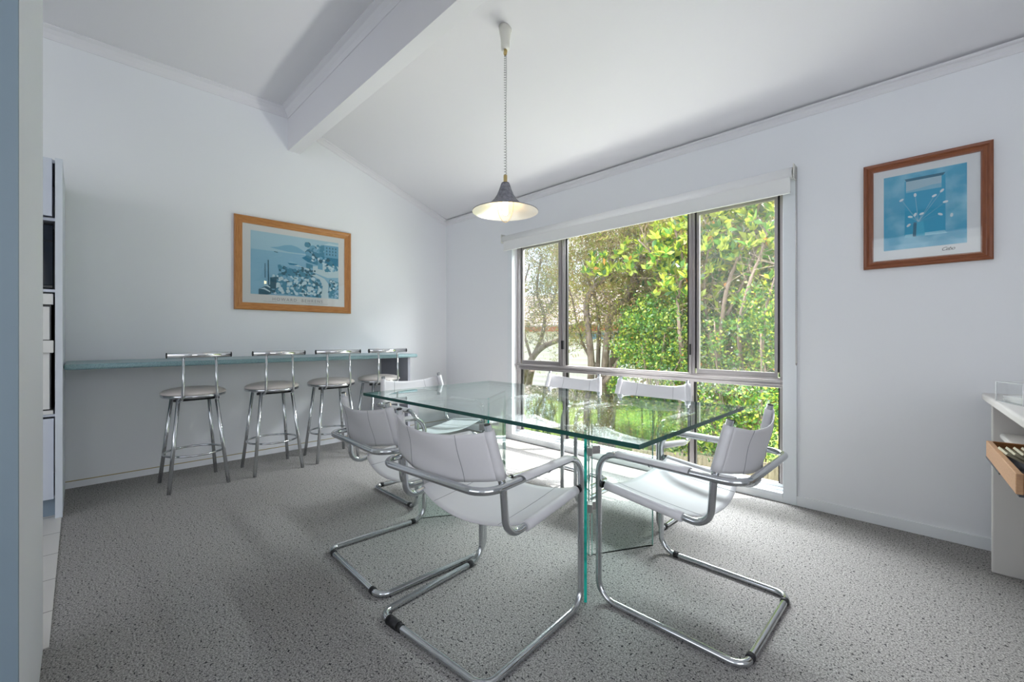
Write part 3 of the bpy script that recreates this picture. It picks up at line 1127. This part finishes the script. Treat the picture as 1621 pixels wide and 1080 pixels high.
# steps and poles
shape([(.08, .0), (.08, .08), (.13, .12), (.19, .16), (.21, .17), (.21, .02), (.17, .0)], 'dark')
shape([(.09, .09), (.14, .08), (.20, .04), (.20, .06), (.14, .11)], 'flower')
shape([(.13, .14), (.17, .13), (.21, .10), (.21, .12), (.17, .155)], 'flower')
shape([(.20, .10), (.26, .10), (.27, .30), (.20, .28)], 'dark')
shape([(.175, .16), (.187, .16), (.184, .56), (.174, .56)], 'dark')
shape([(.143, .27), (.151, .27), (.150, .50), (.143, .50)], 'dark')
art.build('artwork', am, pr, fix=False)
mt = Matrix(((0, 0, 1, .0095), (1, 0, 0, -1.80 - cy), (0, 1, 0, 1.452 - cz), (0, 0, 0, 1)))
text_mesh('title_text', 'HOWARD  BEHRENS', .040, M['ink'], pr, mt, spacing=1.35, align='CENTER')
mt2 = Matrix(((0, 0, 1, .0095), (1, 0, 0, -1.80 - cy), (0, 1, 0, 1.436 - cz), (0, 0, 0, 1)))
MB().box((.0085, -.30, 1.440 - cz), (.0088, -.18, 1.442 - cz)).box((.0085, -.12, 1.440 - cz), (.0088, .02, 1.442 - cz)).box((.0085, .08, 1.440 - cz), (.0088, .30, 1.442 - cz)).build('caption_line', M['ink'], pr)
MB().box((.0150, -.474, -.366), (.0165, .474, .366)).build('glazing', M['print_glass'], pr)

# right: still life print on the window wall (y = 0), s runs along +X
cx2, cz2 = 4.430, 1.809
pr2 = thing('framed_print', 'framed turquoise still-life print in a reddish wood frame, right of the window', 'picture', (cx2, 0, cz2))
cv2 = lambda s, z, o: (s, -0.003 - o, z)
frame_parts(pr2, .520, .612, .045, .024, M['cedar_x'], M['cedar_z'], cv2)
MB().box((-.222, -.008, -.270), (.222, -.004, .270)).build('mat_board', M['mat_board2'], pr2)
cols2 = [('wash', (.08, .40, .60)), ('pale', (.24, .56, .70)), ('deep', (.02, .34, .56)), ('shade', (.03, .15, .24)), ('sky', (.36, .53, .62)), ('bud', (.66, .76, .80)),
         ('stem', (.32, .56, .66)), ('vase', (.045, .42, .62)), ('hill', (.20, .47, .62))]
am2 = flat_mats('stilllife', cols2)
add_noise_color(am2[0], (.06, .36, .56), (.28, .58, .72), 9, 6, .42, .72)
ci2 = {k: i for i, (k, _) in enumerate(cols2)}
a0, a1, b0_, b1_ = 4.261 - cx2, 4.596 - cx2, 1.603 - cz2, 2.028 - cz2
art2 = MB()
lay2 = [0]


def shape2(uv, c):
    lay2[0] += 1
    art2.poly([(a0 + (a1 - a0) * u, -.0085 - lay2[0] * .00005, b0_ + (b1_ - b0_) * v) for u, v in uv], ci2[c])


shape2([(0, 0), (1, 0), (1, 1), (0, 1)], 'wash')
shape2([(.27, .90), (.76, .90), (.76, .17), (.27, .17)], 'deep')
shape2([(.27, .93), (.76, .93), (.73, .895), (.29, .895)], 'shade')
shape2([(.285, .895), (.715, .895), (.715, .76), (.285, .76)], 'sky')
shape2([(.285, .765), (.45, .78), (.60, .80), (.715, .80), (.715, .745), (.285, .745)], 'hill')
shape2([(.26, .15), (.78, .15), (.75, .19), (.28, .19)], 'pale')
shape2([(.38, .155), (.52, .15), (.51, .24), (.50, .34), (.39, .34), (.37, .24)], 'vase')
shape2([(.37, .155), (.41, .15), (.42, .34), (.38, .34)], 'shade')


def stem(u0, v0, u1, v1, w_=.006, c='stem'):
    shape2([(u0 - w_, v0), (u0 + w_, v0), (u1 + w_ * .5, v1), (u1 - w_ * .5, v1)], c)


buds = [(.23, .66, .6), (.40, .70, 1.6), (.63, .65, .5), (.72, .70, .9), (.76, .55, .15), (.83, .37, 1.5), (.70, .40, -.6), (.48, .44, .4), (.40, .44, 1.2), (.34, .42, -.3), (.32, .31, .8)]
for u, v, an in buds:
    stem(.44, .34, u, v, .004, 'stem')
for u, v, an in buds:
    pts = []
    for k in range(12):
        t_ = 2 * math.pi * k / 12
        x_, y_ = .032 * math.cos(t_), .018 * math.sin(t_)
        pts.append((u + x_ * math.cos(an) - y_ * math.sin(an), v + (x_ * math.sin(an) + y_ * math.cos(an)) * .8))
    shape2(pts, 'bud')
art2.build('artwork', am2, pr2, fix=False)
mt3 = Matrix(((1, 0, 0, 4.498 - cx2), (0, 0, -1, -.0092), (0, 1, 0, 1.573 - cz2), (0, 0, 0, 1)))
text_mesh('signature', 'Cebo', .026, M['ink_dark'], pr2, mt3, shear=.45, spacing=.85)
MB().box((-.220, -.0155, -.268), (.220, -.014, .268)).build('glazing', M['print_glass'], pr2)

# ------------------------------------------------------------------ kitchen oven tower
tw = thing('oven_tower', 'tall pale kitchen cabinet tower housing the wall oven, beside the bar', 'cabinet', (.344, -3.75, 0))
TX = .34
MB().box((-TX, .318, 0), (.358, .350, 2.19)).build('side_panel', M['cab_side'], tw, bevel=.001)
cb = MB()
cb.box((-TX, -.35, .115), (.300, -.334, 2.19)).box((-TX, -.334, .115), (-.32, .318, 2.19)).box((-.32, -.334, 2.17), (.30, .318, 2.19)).box((-.32, -.334, 1.815), (.30, .318, 1.833))
cb.box((-.32, -.334, 1.376), (.338, .318, 1.392)).box((-.32, -.334, .620), (.338, .318, .634)).box((-.32, -.334, .115), (.30, .318, .130))
cb.build('carcass', M['cab'], tw)
MB().box((-.30, -.334, 0), (.28, .318, .115)).build('kick_board', M['kick'], tw)['label'] = 'blue grey kickboard'
d1 = MB().box((.318, -.33, 1.838), (.338, .305, 2.188)).build('door', M['cab'], tw, bevel=.002)
MB().box((.318, -.33, .118), (.338, .312, .608)).build('drawer', M['cab'], tw, bevel=.002)
MB().box((-.30, -.334, 1.392), (-.28, .318, 1.815)).box((-.30, .312, 1.392), (.30, .318, 1.815)).build('niche_lining', M['black'], tw)

mw = thing('microwave_oven', 'black microwave oven in the dark niche of the kitchen tower', 'oven', (.34, -3.76, 1.392))
MB().box((-.26, -.29, .012), (.26, .318, .40)).build('casing', M['black'], mw, bevel=.004)
MB().box((.26, -.29, .03), (.275, .318, .30)).box((.26, -.29, .305), (.280, .318, .40)).build('door', M['dark_glass'], mw, bevel=.003)
ft = MB()
for fx in (-.2, .2):
    for fy in (-.25, .25):
        ft.lathe([(.012, 0), (.012, .012)], (fx, fy, 0), 12)
ft.build('foot', M['rubber'], mw)

ov = thing('wall_oven', 'white wall oven with cream control knobs, built in below the niche', 'oven', (.34, -3.76, .636))
MB().box((-.28, -.29, 0), (.300, .310, .738)).build('casing', M['black'], ov)
MB().box((.300, -.29, .664), (.352, .320, .728)).build('top_vent', M['oven_white'], ov, bevel=.002)
cp = MB().box((.300, -.29, .450), (.346, .305, .650)).build('control_panel', M['oven_white'], ov, bevel=.002)
MB().box((.300, -.29, .372), (.372, .322, .446)).build('door_handle', M['oven_white'], ov, bevel=.004)
MB().box((.300, -.29, .030), (.346, .305, .372)).build('door', M['oven_white'], ov, bevel=.002)
MB().box((.300, -.29, .0), (.352, .320, .022)).build('bottom_trim', M['oven_white'], ov, bevel=.002)
for ky, kz in ((.222, .545), (.212, .480), (.06, .545), (-.08, .545)):
    kb = MB().tube([(.346, ky, kz), (.368, ky, kz)], .026, 24).build('knob', M['knob'], ov, bevel=.003)
mto = Matrix(((0, 0, 1, .3465), (1, 0, 0, .222), (0, 1, 0, .606), (0, 0, 0, 1)))
text_mesh('badge_text', 'EF', .020, M['ink_dark'], cp, mto, shear=.3)
mto = Matrix(((0, 0, 1, .3465), (1, 0, 0, .226), (0, 1, 0, .578), (0, 0, 0, 1)))
text_mesh('panel_text', 'U E', .015, M['ink'], cp, mto, spacing=1.2)

# ------------------------------------------------------------------ desk unit at the right edge (turned a few degrees)
dk = thing('desk_unit', 'cream-painted open shelf unit with overhanging top, at the right edge', 'cabinet', (4.640, -.200, 0), R(3.6))
# local: +Y towards the window wall, -Y along the front edge towards the camera, +X away from the front
MB().box((0, -1.30, .795), (.62, 0.0, .830)).build('top', M['desk'], dk, bevel=.010)
MB().box((.022, -.115, 0), (.60, -.090, .795)).build('side_panel', M['desk'], dk, bevel=.006)
MB().box((.022, -1.28, 0), (.60, -1.255, .795)).build('side_panel', M['desk'], dk, bevel=.006)
MB().box((.58, -1.255, .1), (.60, -.115, .795)).build('back_panel', M['desk'], dk)
MB().box((.045, -.378, .632), (.58, -.116, .658)).build('shelf', M['desk'], dk, bevel=.010)
# open timber drawer
dr = bpy.data.objects.new('drawer', None)
sc.collection.objects.link(dr)
dr.parent = dk
dr.location = (-.026, -.985, .592)
MB().box((0, 0, 0), (.018, .60, .068)).build('drawer_front', M['tray'], dr, bevel=.003)
MB().box((.018, 0, 0), (.44, .016, .068)).build('drawer_side', M['tray_dark'], dr, bevel=.002)
MB().box((.018, .584, 0), (.44, .60, .068)).build('drawer_side', M['tray_dark'], dr, bevel=.002)
MB().box((.018, .016, 0), (.44, .584, .010)).box((.425, .016, .01), (.44, .584, .068)).build('drawer_bottom', M['card_dark'], dr)
MB().box((.0, .30, -.007), (.55, .61, -.0005)).box((.010, .02, -.012), (.56, .31, -.0005)).build('runner_board', M['card_dark'], dr)

Mdk = Matrix.Translation((4.640, -.200, 0)) @ Matrix.Rotation(R(3.6), 4, 'Z')
for k in range(9):
    o = MB().box((-.055, -.045, -.004), (.055, .045, .004)).build('card_pack', M['card'])
    lp_ = Mdk @ Vector((.035 + .018 * k, -.63 - .012 * k, .592 + .047 + .0045 * k))
    o.location = lp_
    o.rotation_euler = (0.1, R(32), R(10 + 3.6))
    nth = ['lowest', 'second lowest', 'third lowest', 'fourth lowest', 'middle', 'fourth highest', 'third highest', 'second highest', 'highest'][k]
    tag(o, 'cream card packet, %s of the leaning row in the timber drawer' % nth, 'card', 'card packets in the drawer')
o = MB().box((-.05, -.012, 0), (.05, .012, .008)).build('metal_clasp', M['alu'])
o.location = Mdk @ Vector((-.026 + .06, -.985 + .27, .6025))
o.rotation_euler = (0, 0, R(-38))
tag(o, 'small grey metal clasp lying at the bottom of the open drawer', 'clasp')

# clear acrylic holder on the top
ac = thing('acrylic_holder', 'clear acrylic napkin holder standing on the cream desk top', 'holder', tuple(Mdk @ Vector((.100, -.427, .8302))), R(25))
w2 = .075
MB().box((-w2, -w2, 0), (w2, w2, .004)).build('base', M['acrylic'], ac)
for (x0, y0, x1, y1) in ((-w2, -w2, w2, -w2 + .004), (-w2, w2 - .004, w2, w2), (-w2, -w2, -w2 + .004, w2), (w2 - .004, -w2, w2, w2)):
    MB().box((x0, y0, .004), (x1, y1, .084)).build('wall', M['acrylic'], ac)
ed = MB()
for sx in (-1, 1):
    for sy in (-1, 1):
        ed.tube([(sx * w2, sy * w2, .001), (sx * w2, sy * w2, .085)], .0022, 8)
for z in (.002, .084):
    ed.tube([(-w2, -w2, z), (w2, -w2, z), (w2, w2, z), (-w2, w2, z)], .0012, 6, closed=True)
ed.build('edge', M['acrylic_edge'], ac)
o = MB()
for k in range(6):
    o.box((-.060, -.060, k * .004), (.060, .060, k * .004 + .0036), 0, (k % 3 - 1) * .06)
o = o.build('paper_napkins', M['paper'])
o.location = Mdk @ Vector((.100, -.427, .8345))
o.rotation_euler = (0, 0, R(25))
tag(o, 'low stack of white paper napkins inside the clear acrylic holder', 'napkins')

# ================================================================== GARDEN
GZ = -0.90
g = MB()
g.grid(lambda u, v: (-45 + 80 * u, 0.14 + 60 * v, GZ + .25 * math.sin(u * 9) * v), 20, 20)
tag(g.build('lawn', M['lawn']), 'bright green lawn spreading below the window', 'lawn', kind='stuff')

# paling edge just outside
fe = thing('garden_fence', 'low weathered timber paling edge just outside the window', 'fence', (3.2, 1.30, GZ))
pl = MB()
x = -1.3
za, zb = at(1060, 716, 1.29).z, at(1221, 733, 1.29).z
xa, xb = at(1060, 716, 1.29).x - 3.2, at(1221, 733, 1.29).x - 3.2
while x < 2.3:
    h_ = .90 + za + (zb - za) * (x - xa) / (xb - xa) + .008 * math.sin(x * 7)
    pl.box((x, -.009, 0), (x + .098, .009, h_))
    x += .102
pl.build('paling', M['paling'], fe)
MB().box((-1.2, .010, .52), (2.35, .05, .60)).build('rail', M['paling'], fe)


def leaf_cloud(pts, dirs, length, width, mats_n, name, mats, parent, curve=0.15):
    """one mesh: a two-quad leaf at each point, pointing along its direction"""
    n = len(pts)
    d = dirs / np.linalg.norm(dirs, axis=1, keepdims=True)
    r = rng.normal(size=(n, 3))
    s = np.cross(d, r)
    s /= np.linalg.norm(s, axis=1, keepdims=True) + 1e-9
    nn = np.cross(d, s)
    L = (length * (0.7 + 0.6 * rng.random(n)))[:, None]
    W = (width * (0.7 + 0.6 * rng.random(n)))[:, None]
    p0 = pts
    p1 = pts + d * L * .45 + s * W * .5 + nn * L * curve * .5
    p2 = pts + d * L + nn * L * curve * -.3
    p3 = pts + d * L * .45 - s * W * .5 + nn * L * curve * .5
    V = np.stack([p0, p1, p2, p3], 1).reshape(-1, 3)
    me = bpy.data.meshes.new(name)
    me.vertices.add(n * 4)
    me.vertices.foreach_set('co', V.astype(np.float32).ravel())
    me.loops.add(n * 4)
    me.loops.foreach_set('vertex_index', np.arange(n * 4, dtype=np.int32))
    me.polygons.add(n)
    me.polygons.foreach_set('loop_start', np.arange(0, n * 4, 4, dtype=np.int32))
    me.polygons.foreach_set('loop_total', np.full(n, 4, dtype=np.int32))
    for mm in mats:
        me.materials.append(mm)
    w = np.array(mats_n, float)
    me.polygons.foreach_set('material_index', rng.choice(len(mats), size=n, p=w / w.sum()).astype(np.int32))
    me.update(calc_edges=True)
    me.validate()
    o = bpy.data.objects.new(name, me)
    sc.collection.objects.link(o)
    o.parent = parent
    return o


def px_path(pxs, Y, wob=0.0):
    return [at(px, py, Y + wob * math.sin(i * 1.7)) for i, (px, py) in enumerate(pxs)]


def smooth_path(P, sub=4):
    out = []
    n = len(P)
    for i in range(n - 1):
        p0, p1, p2, p3 = P[max(i - 1, 0)], P[i], P[i + 1], P[min(i + 2, n - 1)]
        for k in range(sub):
            t = k / sub
            out.append(0.5 * ((2 * p1) + (p2 - p0) * t + (2 * p0 - 5 * p1 + 4 * p2 - p3) * t * t + (3 * p1 - p0 - 3 * p2 + p3) * t ** 3))
    out.append(P[-1])
    return out


def trunk(b, pxs, Y, w0, w1, wob=.12):
    P = smooth_path(px_path(pxs, Y, wob))
    m_ = px_m(pxs[0][0], Y)
    n = len(P)
    b.tube(P, [(w0 + (w1 - w0) * i / (n - 1)) * m_ * .5 for i in range(n)], 9)
    return P


def twigs(b, starts, n, ln, r0, up=0.6):
    tips = []
    for _ in range(n):
        p = Vector(starts[rng.integers(len(starts))])
        d = Vector(rng.normal(size=3))
        d.z = abs(d.z) * up + .25
        d.normalize()
        path = [p.copy()]
        L = ln * (.5 + rng.random())
        for k in range(5):
            d = (d + Vector(rng.normal(size=3)) * .28).normalized()
            p = p + d * L / 5
            path.append(p.copy())
        b.tube(path, [r0 * (1 - .16 * i) for i in range(6)], 5, cap=False)
        tips += path[2:]
    return tips


# --- fine-leaved multi-stemmed tree left of centre
t1 = thing('garden_tree', 'multi-stemmed fine-leaved tree with twisting brown trunks, outside the middle pane', 'tree', tuple(at(958, 715, 2.7)))
t1.location.z = GZ
inv = -Vector(t1.location)


def local(b, o):
    b.v = [tuple(Vector(v) - Vector(o.location)) for v in b.v]
    return b


b = MB()
allp = []
for pxs, w0, w1, yy in (
        ([(952, 735), (954, 650), (958, 574), (966, 507), (984, 482), (1000, 453), (1006, 420), (1015, 392), (1040, 345), (1062, 290), (1085, 230)], 13, 6, 2.7),
        ([(968, 735), (966, 640), (972, 565), (985, 525), (993, 498), (1003, 455), (1010, 405), (1022, 360), (1030, 315), (1036, 240)], 15, 7, 3.0),
        ([(925, 735), (930, 650), (936, 585), (932, 530), (928, 482), (940, 455), (962, 436), (968, 412), (962, 380), (945, 350), (930, 320)], 13, 4, 2.6),
        ([(944, 640), (947, 560), (948, 510), (942, 470), (930, 440), (925, 400)], 8, 3, 2.9),
        ([(955, 610), (985, 565), (1003, 548), (1025, 525), (1042, 505)], 9, 4, 2.6),
        ([(966, 412), (950, 395), (948, 372), (935, 352)], 5, 2, 2.6),
        ([(1006, 450), (1030, 440), (1055, 430), (1075, 410)], 5, 2, 2.8),
        ([(960, 600), (930, 560), (915, 520), (905, 470), (890, 430)], 6, 2, 3.1),
        ([(1015, 392), (1005, 370), (1001, 345), (990, 310)], 4, 2, 2.7)):
    allp += trunk(b, pxs, yy, w0, w1)
tp1 = twigs(b, [p for p in allp if p.z > .9], 340, .75, .006)
local(b, t1).build('trunk', M['bark'], t1)


def cloud_px(n, x0, x1, y0, y1, Y0, Y1, dens=None):
    out = []
    while len(out) < n:
        px, py = x0 + rng.random() * (x1 - x0), y0 + rng.random() * (y1 - y0)
        if dens and rng.random() > dens(px, py):
            continue
        out.append(at(px, py, Y0 + rng.random() * (Y1 - Y0)))
    return out


def clumps(centres, per, spread):
    c = np.array([tuple(v) for v in centres])
    p = np.repeat(c, per, 0) + rng.normal(size=(len(c) * per, 3)) * spread
    return p


cen = cloud_px(950, 880, 1080, 250, 545, 2.2, 3.6, lambda x, y: .95 if y < 400 else (.6 if y < 470 else .2))
cen += [tp1[i] for i in rng.integers(len(tp1), size=420)]
P_ = clumps(cen, 30, .09)
leaf_cloud(P_ - np.array(tuple(t1.location)), rng.normal(size=P_.shape) + np.array([0, 0, .5]), .070, .014,
           [4, 4.5, 2.6, .4], 'foliage', [M['lf_olive'], M['lf_brown'], M['lf_yg'], M['lf_grey']], t1)

# --- second fine tree seen through the left pane
t2 = thing('garden_tree', 'leaning fine-leaved tree with a forked trunk, outside the left sliding pane', 'tree', tuple(at(845, 640, 4.2)))
t2.location.z = GZ
b = MB()
allp = []
for pxs, w0, w1, yy in (
        ([(800, 690), (825, 610), (842, 568), (862, 548), (885, 538), (915, 515), (950, 500)], 12, 4, 4.2),
        ([(836, 585), (846, 560), (858, 532), (862, 500), (850, 460), (856, 410)], 8, 3, 4.3),
        ([(838, 650), (837, 610), (842, 585)], 12, 10, 4.0),
        ([(862, 500), (878, 470), (884, 430), (880, 380)], 4, 2, 4.3),
        ([(842, 570), (828, 520), (826, 470), (838, 420)], 5, 2, 4.4)):
    allp += trunk(b, pxs, yy, w0, w1)
tp2 = twigs(b, [p for p in allp if p.z > .9], 110, 1.0, .007)
local(b, t2).build('trunk', M['bark'], t2)
cen = cloud_px(330, 822, 905, 300, 545, 3.6, 5.2, lambda x, y: .95 if y < 395 else (.5 if y < 500 else .22)) + [tp2[i] for i in rng.integers(len(tp2), size=130)]
P_ = clumps(cen, 30, .12)
leaf_cloud(P_ - np.array(tuple(t2.location)), rng.normal(size=P_.shape) + np.array([0, 0, .5]), .095, .018,
           [4, 2, 1.6, 2], 'foliage', [M['lf_olive'], M['lf_brown'], M['lf_yg'], M['lf_grey']], t2)


# --- big-leaved shrub with yellow-green rosettes
def rosettes(centres, k, ln, wd, name, mats_n, mats, parent):
    c = np.array([tuple(v) for v in centres])
    p = np.repeat(c, k, 0)
    ax = np.repeat(rng.normal(size=(len(c), 3)) * .35 + np.array([0, -.25, .9]), k, 0)
    d = ax + rng.normal(size=p.shape) * .75
    return leaf_cloud(p - np.array(tuple(parent.location)), d, ln, wd, mats_n, name, mats, parent, .12)


t3 = thing('broadleaf_shrub', 'tall broad-leaved shrub with yellow-green leaf rosettes, outside the right panes', 'shrub', tuple(at(1078, 640, 1.75)))
t3.location.z = GZ
b = MB()
allp = []
for pxs, w0, w1, yy in (
        ([(1082, 730), (1080, 640), (1079, 570), (1075, 520), (1073, 470), (1082, 420), (1070, 370), (1060, 330)], 7, 3, 1.7),
        ([(1130, 730), (1135, 600), (1142, 520), (1150, 460), (1168, 410), (1200, 330), (1212, 280)], 8, 4, 1.8),
        ([(1180, 730), (1176, 610), (1170, 520), (1186, 450), (1205, 400), (1220, 350)], 8, 3, 1.6),
        ([(1135, 600), (1120, 520), (1115, 440), (1122, 380), (1110, 330)], 5, 2, 1.9),
        ([(1150, 500), (1180, 440), (1195, 400), (1235, 340)], 5, 2, 1.8),
        ([(1215, 600), (1200, 540), (1215, 480), (1232, 420)], 5, 2, 1.6),
        ([(1073, 470), (1045, 430), (1030, 400), (1010, 380)], 3, 2, 1.7)):
    allp += trunk(b, pxs, yy, w0, w1, .1)
tp3 = twigs(b, [p for p in allp if p.z > .6], 170, .55, .0045)
local(b, t3).build('stem', M['twig'], t3)
cen = cloud_px(105, 1035, 1100, 295, 470, 1.3, 2.0) + cloud_px(150, 1100, 1245, 280, 400, 1.3, 2.2) + cloud_px(40, 985, 1060, 375, 430, 1.5, 2.0) + cloud_px(22, 925, 985, 405, 440, 1.6, 1.9, lambda x, y: .8) \
    + cloud_px(46, 1100, 1245, 400, 500, 1.5, 2.3)
rosettes(cen, 9, .105, .046, 'foliage', [4, 3.2, 2.4, 1.0, .25], [M['lf_bright'], M['lf_yg'], M['lf_green'], M['lf_deep'], M['lf_orange']], t3)
cen = cloud_px(170, 1100, 1250, 300, 560, 1.9, 2.7)
rosettes(cen, 8, .10, .040, 'foliage', [2, 3, 2, 2], [M['lf_deep'], M['lf_grey'], M['lf_olive'], M['lf_green']], t3)

# --- dense small-leaved green bushes
def bush(label, base, regions, per, mix):
    t = thing('leafy_bush', label, 'bush', tuple(base), group='small-leaved bushes outside the window')
    t.location.z = GZ
    cen = []
    for (n, x0, x1, y0, y1, Y0, Y1) in regions:
        cen += cloud_px(n, x0, x1, y0, y1, Y0, Y1)
    P_ = clumps(cen, per, .045)
    leaf_cloud(P_ - np.array(tuple(t.location)), rng.normal(size=P_.shape) + np.array([0, -.3, .3]), .042, .024, mix, 'foliage', [M['lf_green'], M['lf_yg'], M['lf_deep'], M['lf_orange'], M['lf_bright']], t)
    b = MB()
    base_v = Vector(t.location)
    for _ in range(16):
        c = cen[rng.integers(len(cen))]
        mid = base_v.lerp(c, .55) + Vector(rng.normal(size=3)) * .1
        b.tube(smooth_path([base_v + Vector((rng.normal() * .1, rng.normal() * .1, 0)), mid, c], 5), .008, 6)
    local(b, t).build('stem', M['twig'], t)
    return t


bush('dense small-leaved green bush filling the foot of the middle pane', at(1035, 700, 1.9),
     [(240, 985, 1092, 492, 588, 1.5, 2.4), (90, 1010, 1092, 470, 530, 1.6, 2.4), (50, 972, 1050, 540, 600, 1.5, 2.0), (60, 1045, 1092, 560, 650, 1.5, 2.2), (22, 968, 992, 590, 628, 1.4, 1.6)], 20, [6, 3.4, 2.2, .10, .8])
bush('dense small-leaved green bush filling the lower right corner panes', at(1180, 720, 1.5),
     [(170, 1105, 1245, 500, 600, 1.3, 2.2), (230, 1095, 1245, 600, 715, 1.0, 1.9), (60, 1160, 1245, 455, 520, 1.3, 2.0), (40, 1055, 1100, 640, 720, 1.1, 1.5)], 17, [5, 2.6, 3.4, .10, 1.0])

# --- leafy clump in the lower left pane
t5 = thing('strap_leaf_plant', 'clump of upright strap-shaped leaves behind the lower left pane', 'plant', tuple(at(858, 690, 2.2)))
t5.location.z = GZ
n = 60
c = np.array([tuple(at(840 + rng.random() * 36, 660 + rng.random() * 25, 2.0 + rng.random() * .6)) for _ in range(n)]) - np.array(tuple(t5.location))
leaf_cloud(c, rng.normal(size=(n, 3)) * .28 + np.array([0, 0, 1]), .40, .085, [3, 2, 1], 'foliage', [M['lf_green'], M['lf_bright'], M['lf_deep']], t5, .1)
b = MB()
for k in range(0, n, 3):
    q = Vector(c[k])
    b.tube([(q.x * .3, q.y * .3, 0), tuple(q)], .008, 6)
b.build('stem', M['lf_green'], t5)

# --- taller background trees to the right and beyond the lawn
def back_tree(label, px, Y, h, r, n, mix, seed_w=.3):
    p = at(px, 600, Y)
    t = thing('background_tree', label, 'tree', (p.x, p.y, GZ), group='trees beyond the lawn')
    b = MB()
    stems = []
    for k in range(5):
        a_ = k * 1.3
        P = smooth_path([Vector((0, 0, 0)), Vector((math.cos(a_) * r * .25, math.sin(a_) * r * .25, h * .35)), Vector((math.cos(a_) * r * .6, math.sin(a_) * r * .6, h * .8))], 5)
        b.tube(P, [.09 * (1 - i / len(P) * .75) for i in range(len(P))], 8)
        stems += P[4:]
    tw = twigs(b, stems, 120, h * .28, .014)
    b.build('trunk', M['bark'], t)
    C = []
    for _ in range(n):
        v = rng.normal(size=3)
        v /= np.linalg.norm(v)
        v *= rng.random() ** .4
        C.append(Vector((v[0] * r, v[1] * r, h * .55 + v[2] * h * .42)))
    P_ = clumps(C, 14, .16)
    leaf_cloud(P_, rng.normal(size=P_.shape), .16, .06, mix, 'foliage', [M['lf_olive'], M['lf_deep'], M['lf_yg'], M['lf_brown'], M['lf_green']], t)
    return t


back_tree('dark bushy tree standing behind the right sliding pane', 1170, 4.2, 4.8, 1.9, 800, [3, 2.5, 1, 4, 1])
back_tree('dark bushy tree standing behind the broad-leaved shrub', 1085, 5.6, 4.8, 1.5, 260, [3, .6, 1, 5, .5])
back_tree('olive-brown tree rising behind the far house roof', 960, 13.5, 5.6, 2.6, 520, [3, 1, 2, 3, 1])

# --- neighbour's house
hs = thing('neighbour_house', 'white weatherboard house with a tiled roof beyond the garden', 'house', (-6.5, 10.0, GZ))
w_ = MB()
for k in range(13):
    z = .05 + k * .17
    w_.prism([(-1.0, z), (-1.0, z + .17), (-.975, z + .17), (-1.018, z)], 'x', -6, 5.5)
w_.box((-6, -.975, 0), (5.5, 4.5, 2.26))
w_.build('wall', M['siding'], hs)
MB().box((-6.4, -1.35, 2.22), (5.9, -1.30, 2.40)).build('fascia', M['fascia'], hs)
rf = MB()
for k in range(14):
    y0, z0 = -1.38 + k * .27, 2.40 + k * .115
    rf.prism([(y0, z0), (y0, z0 + .05), (y0 + .29, z0 + .15), (y0 + .29, z0 + .10)], 'x', -6.4, 5.9)
rf.build('roof', M['roof'], hs)
for x0, x1 in ((-5.2, -3.4), (-2.6, -1.0), (1.2, 4.4)):
    fw = MB().box((x0 - .06, -1.06, 1.92), (x1 + .06, -1.01, 2.20)).build('window', M['siding'], hs)
    MB().box((x0, -1.075, 1.95), (x1, -1.06, 2.17)).build('pane', M['blue_glass'], fw)
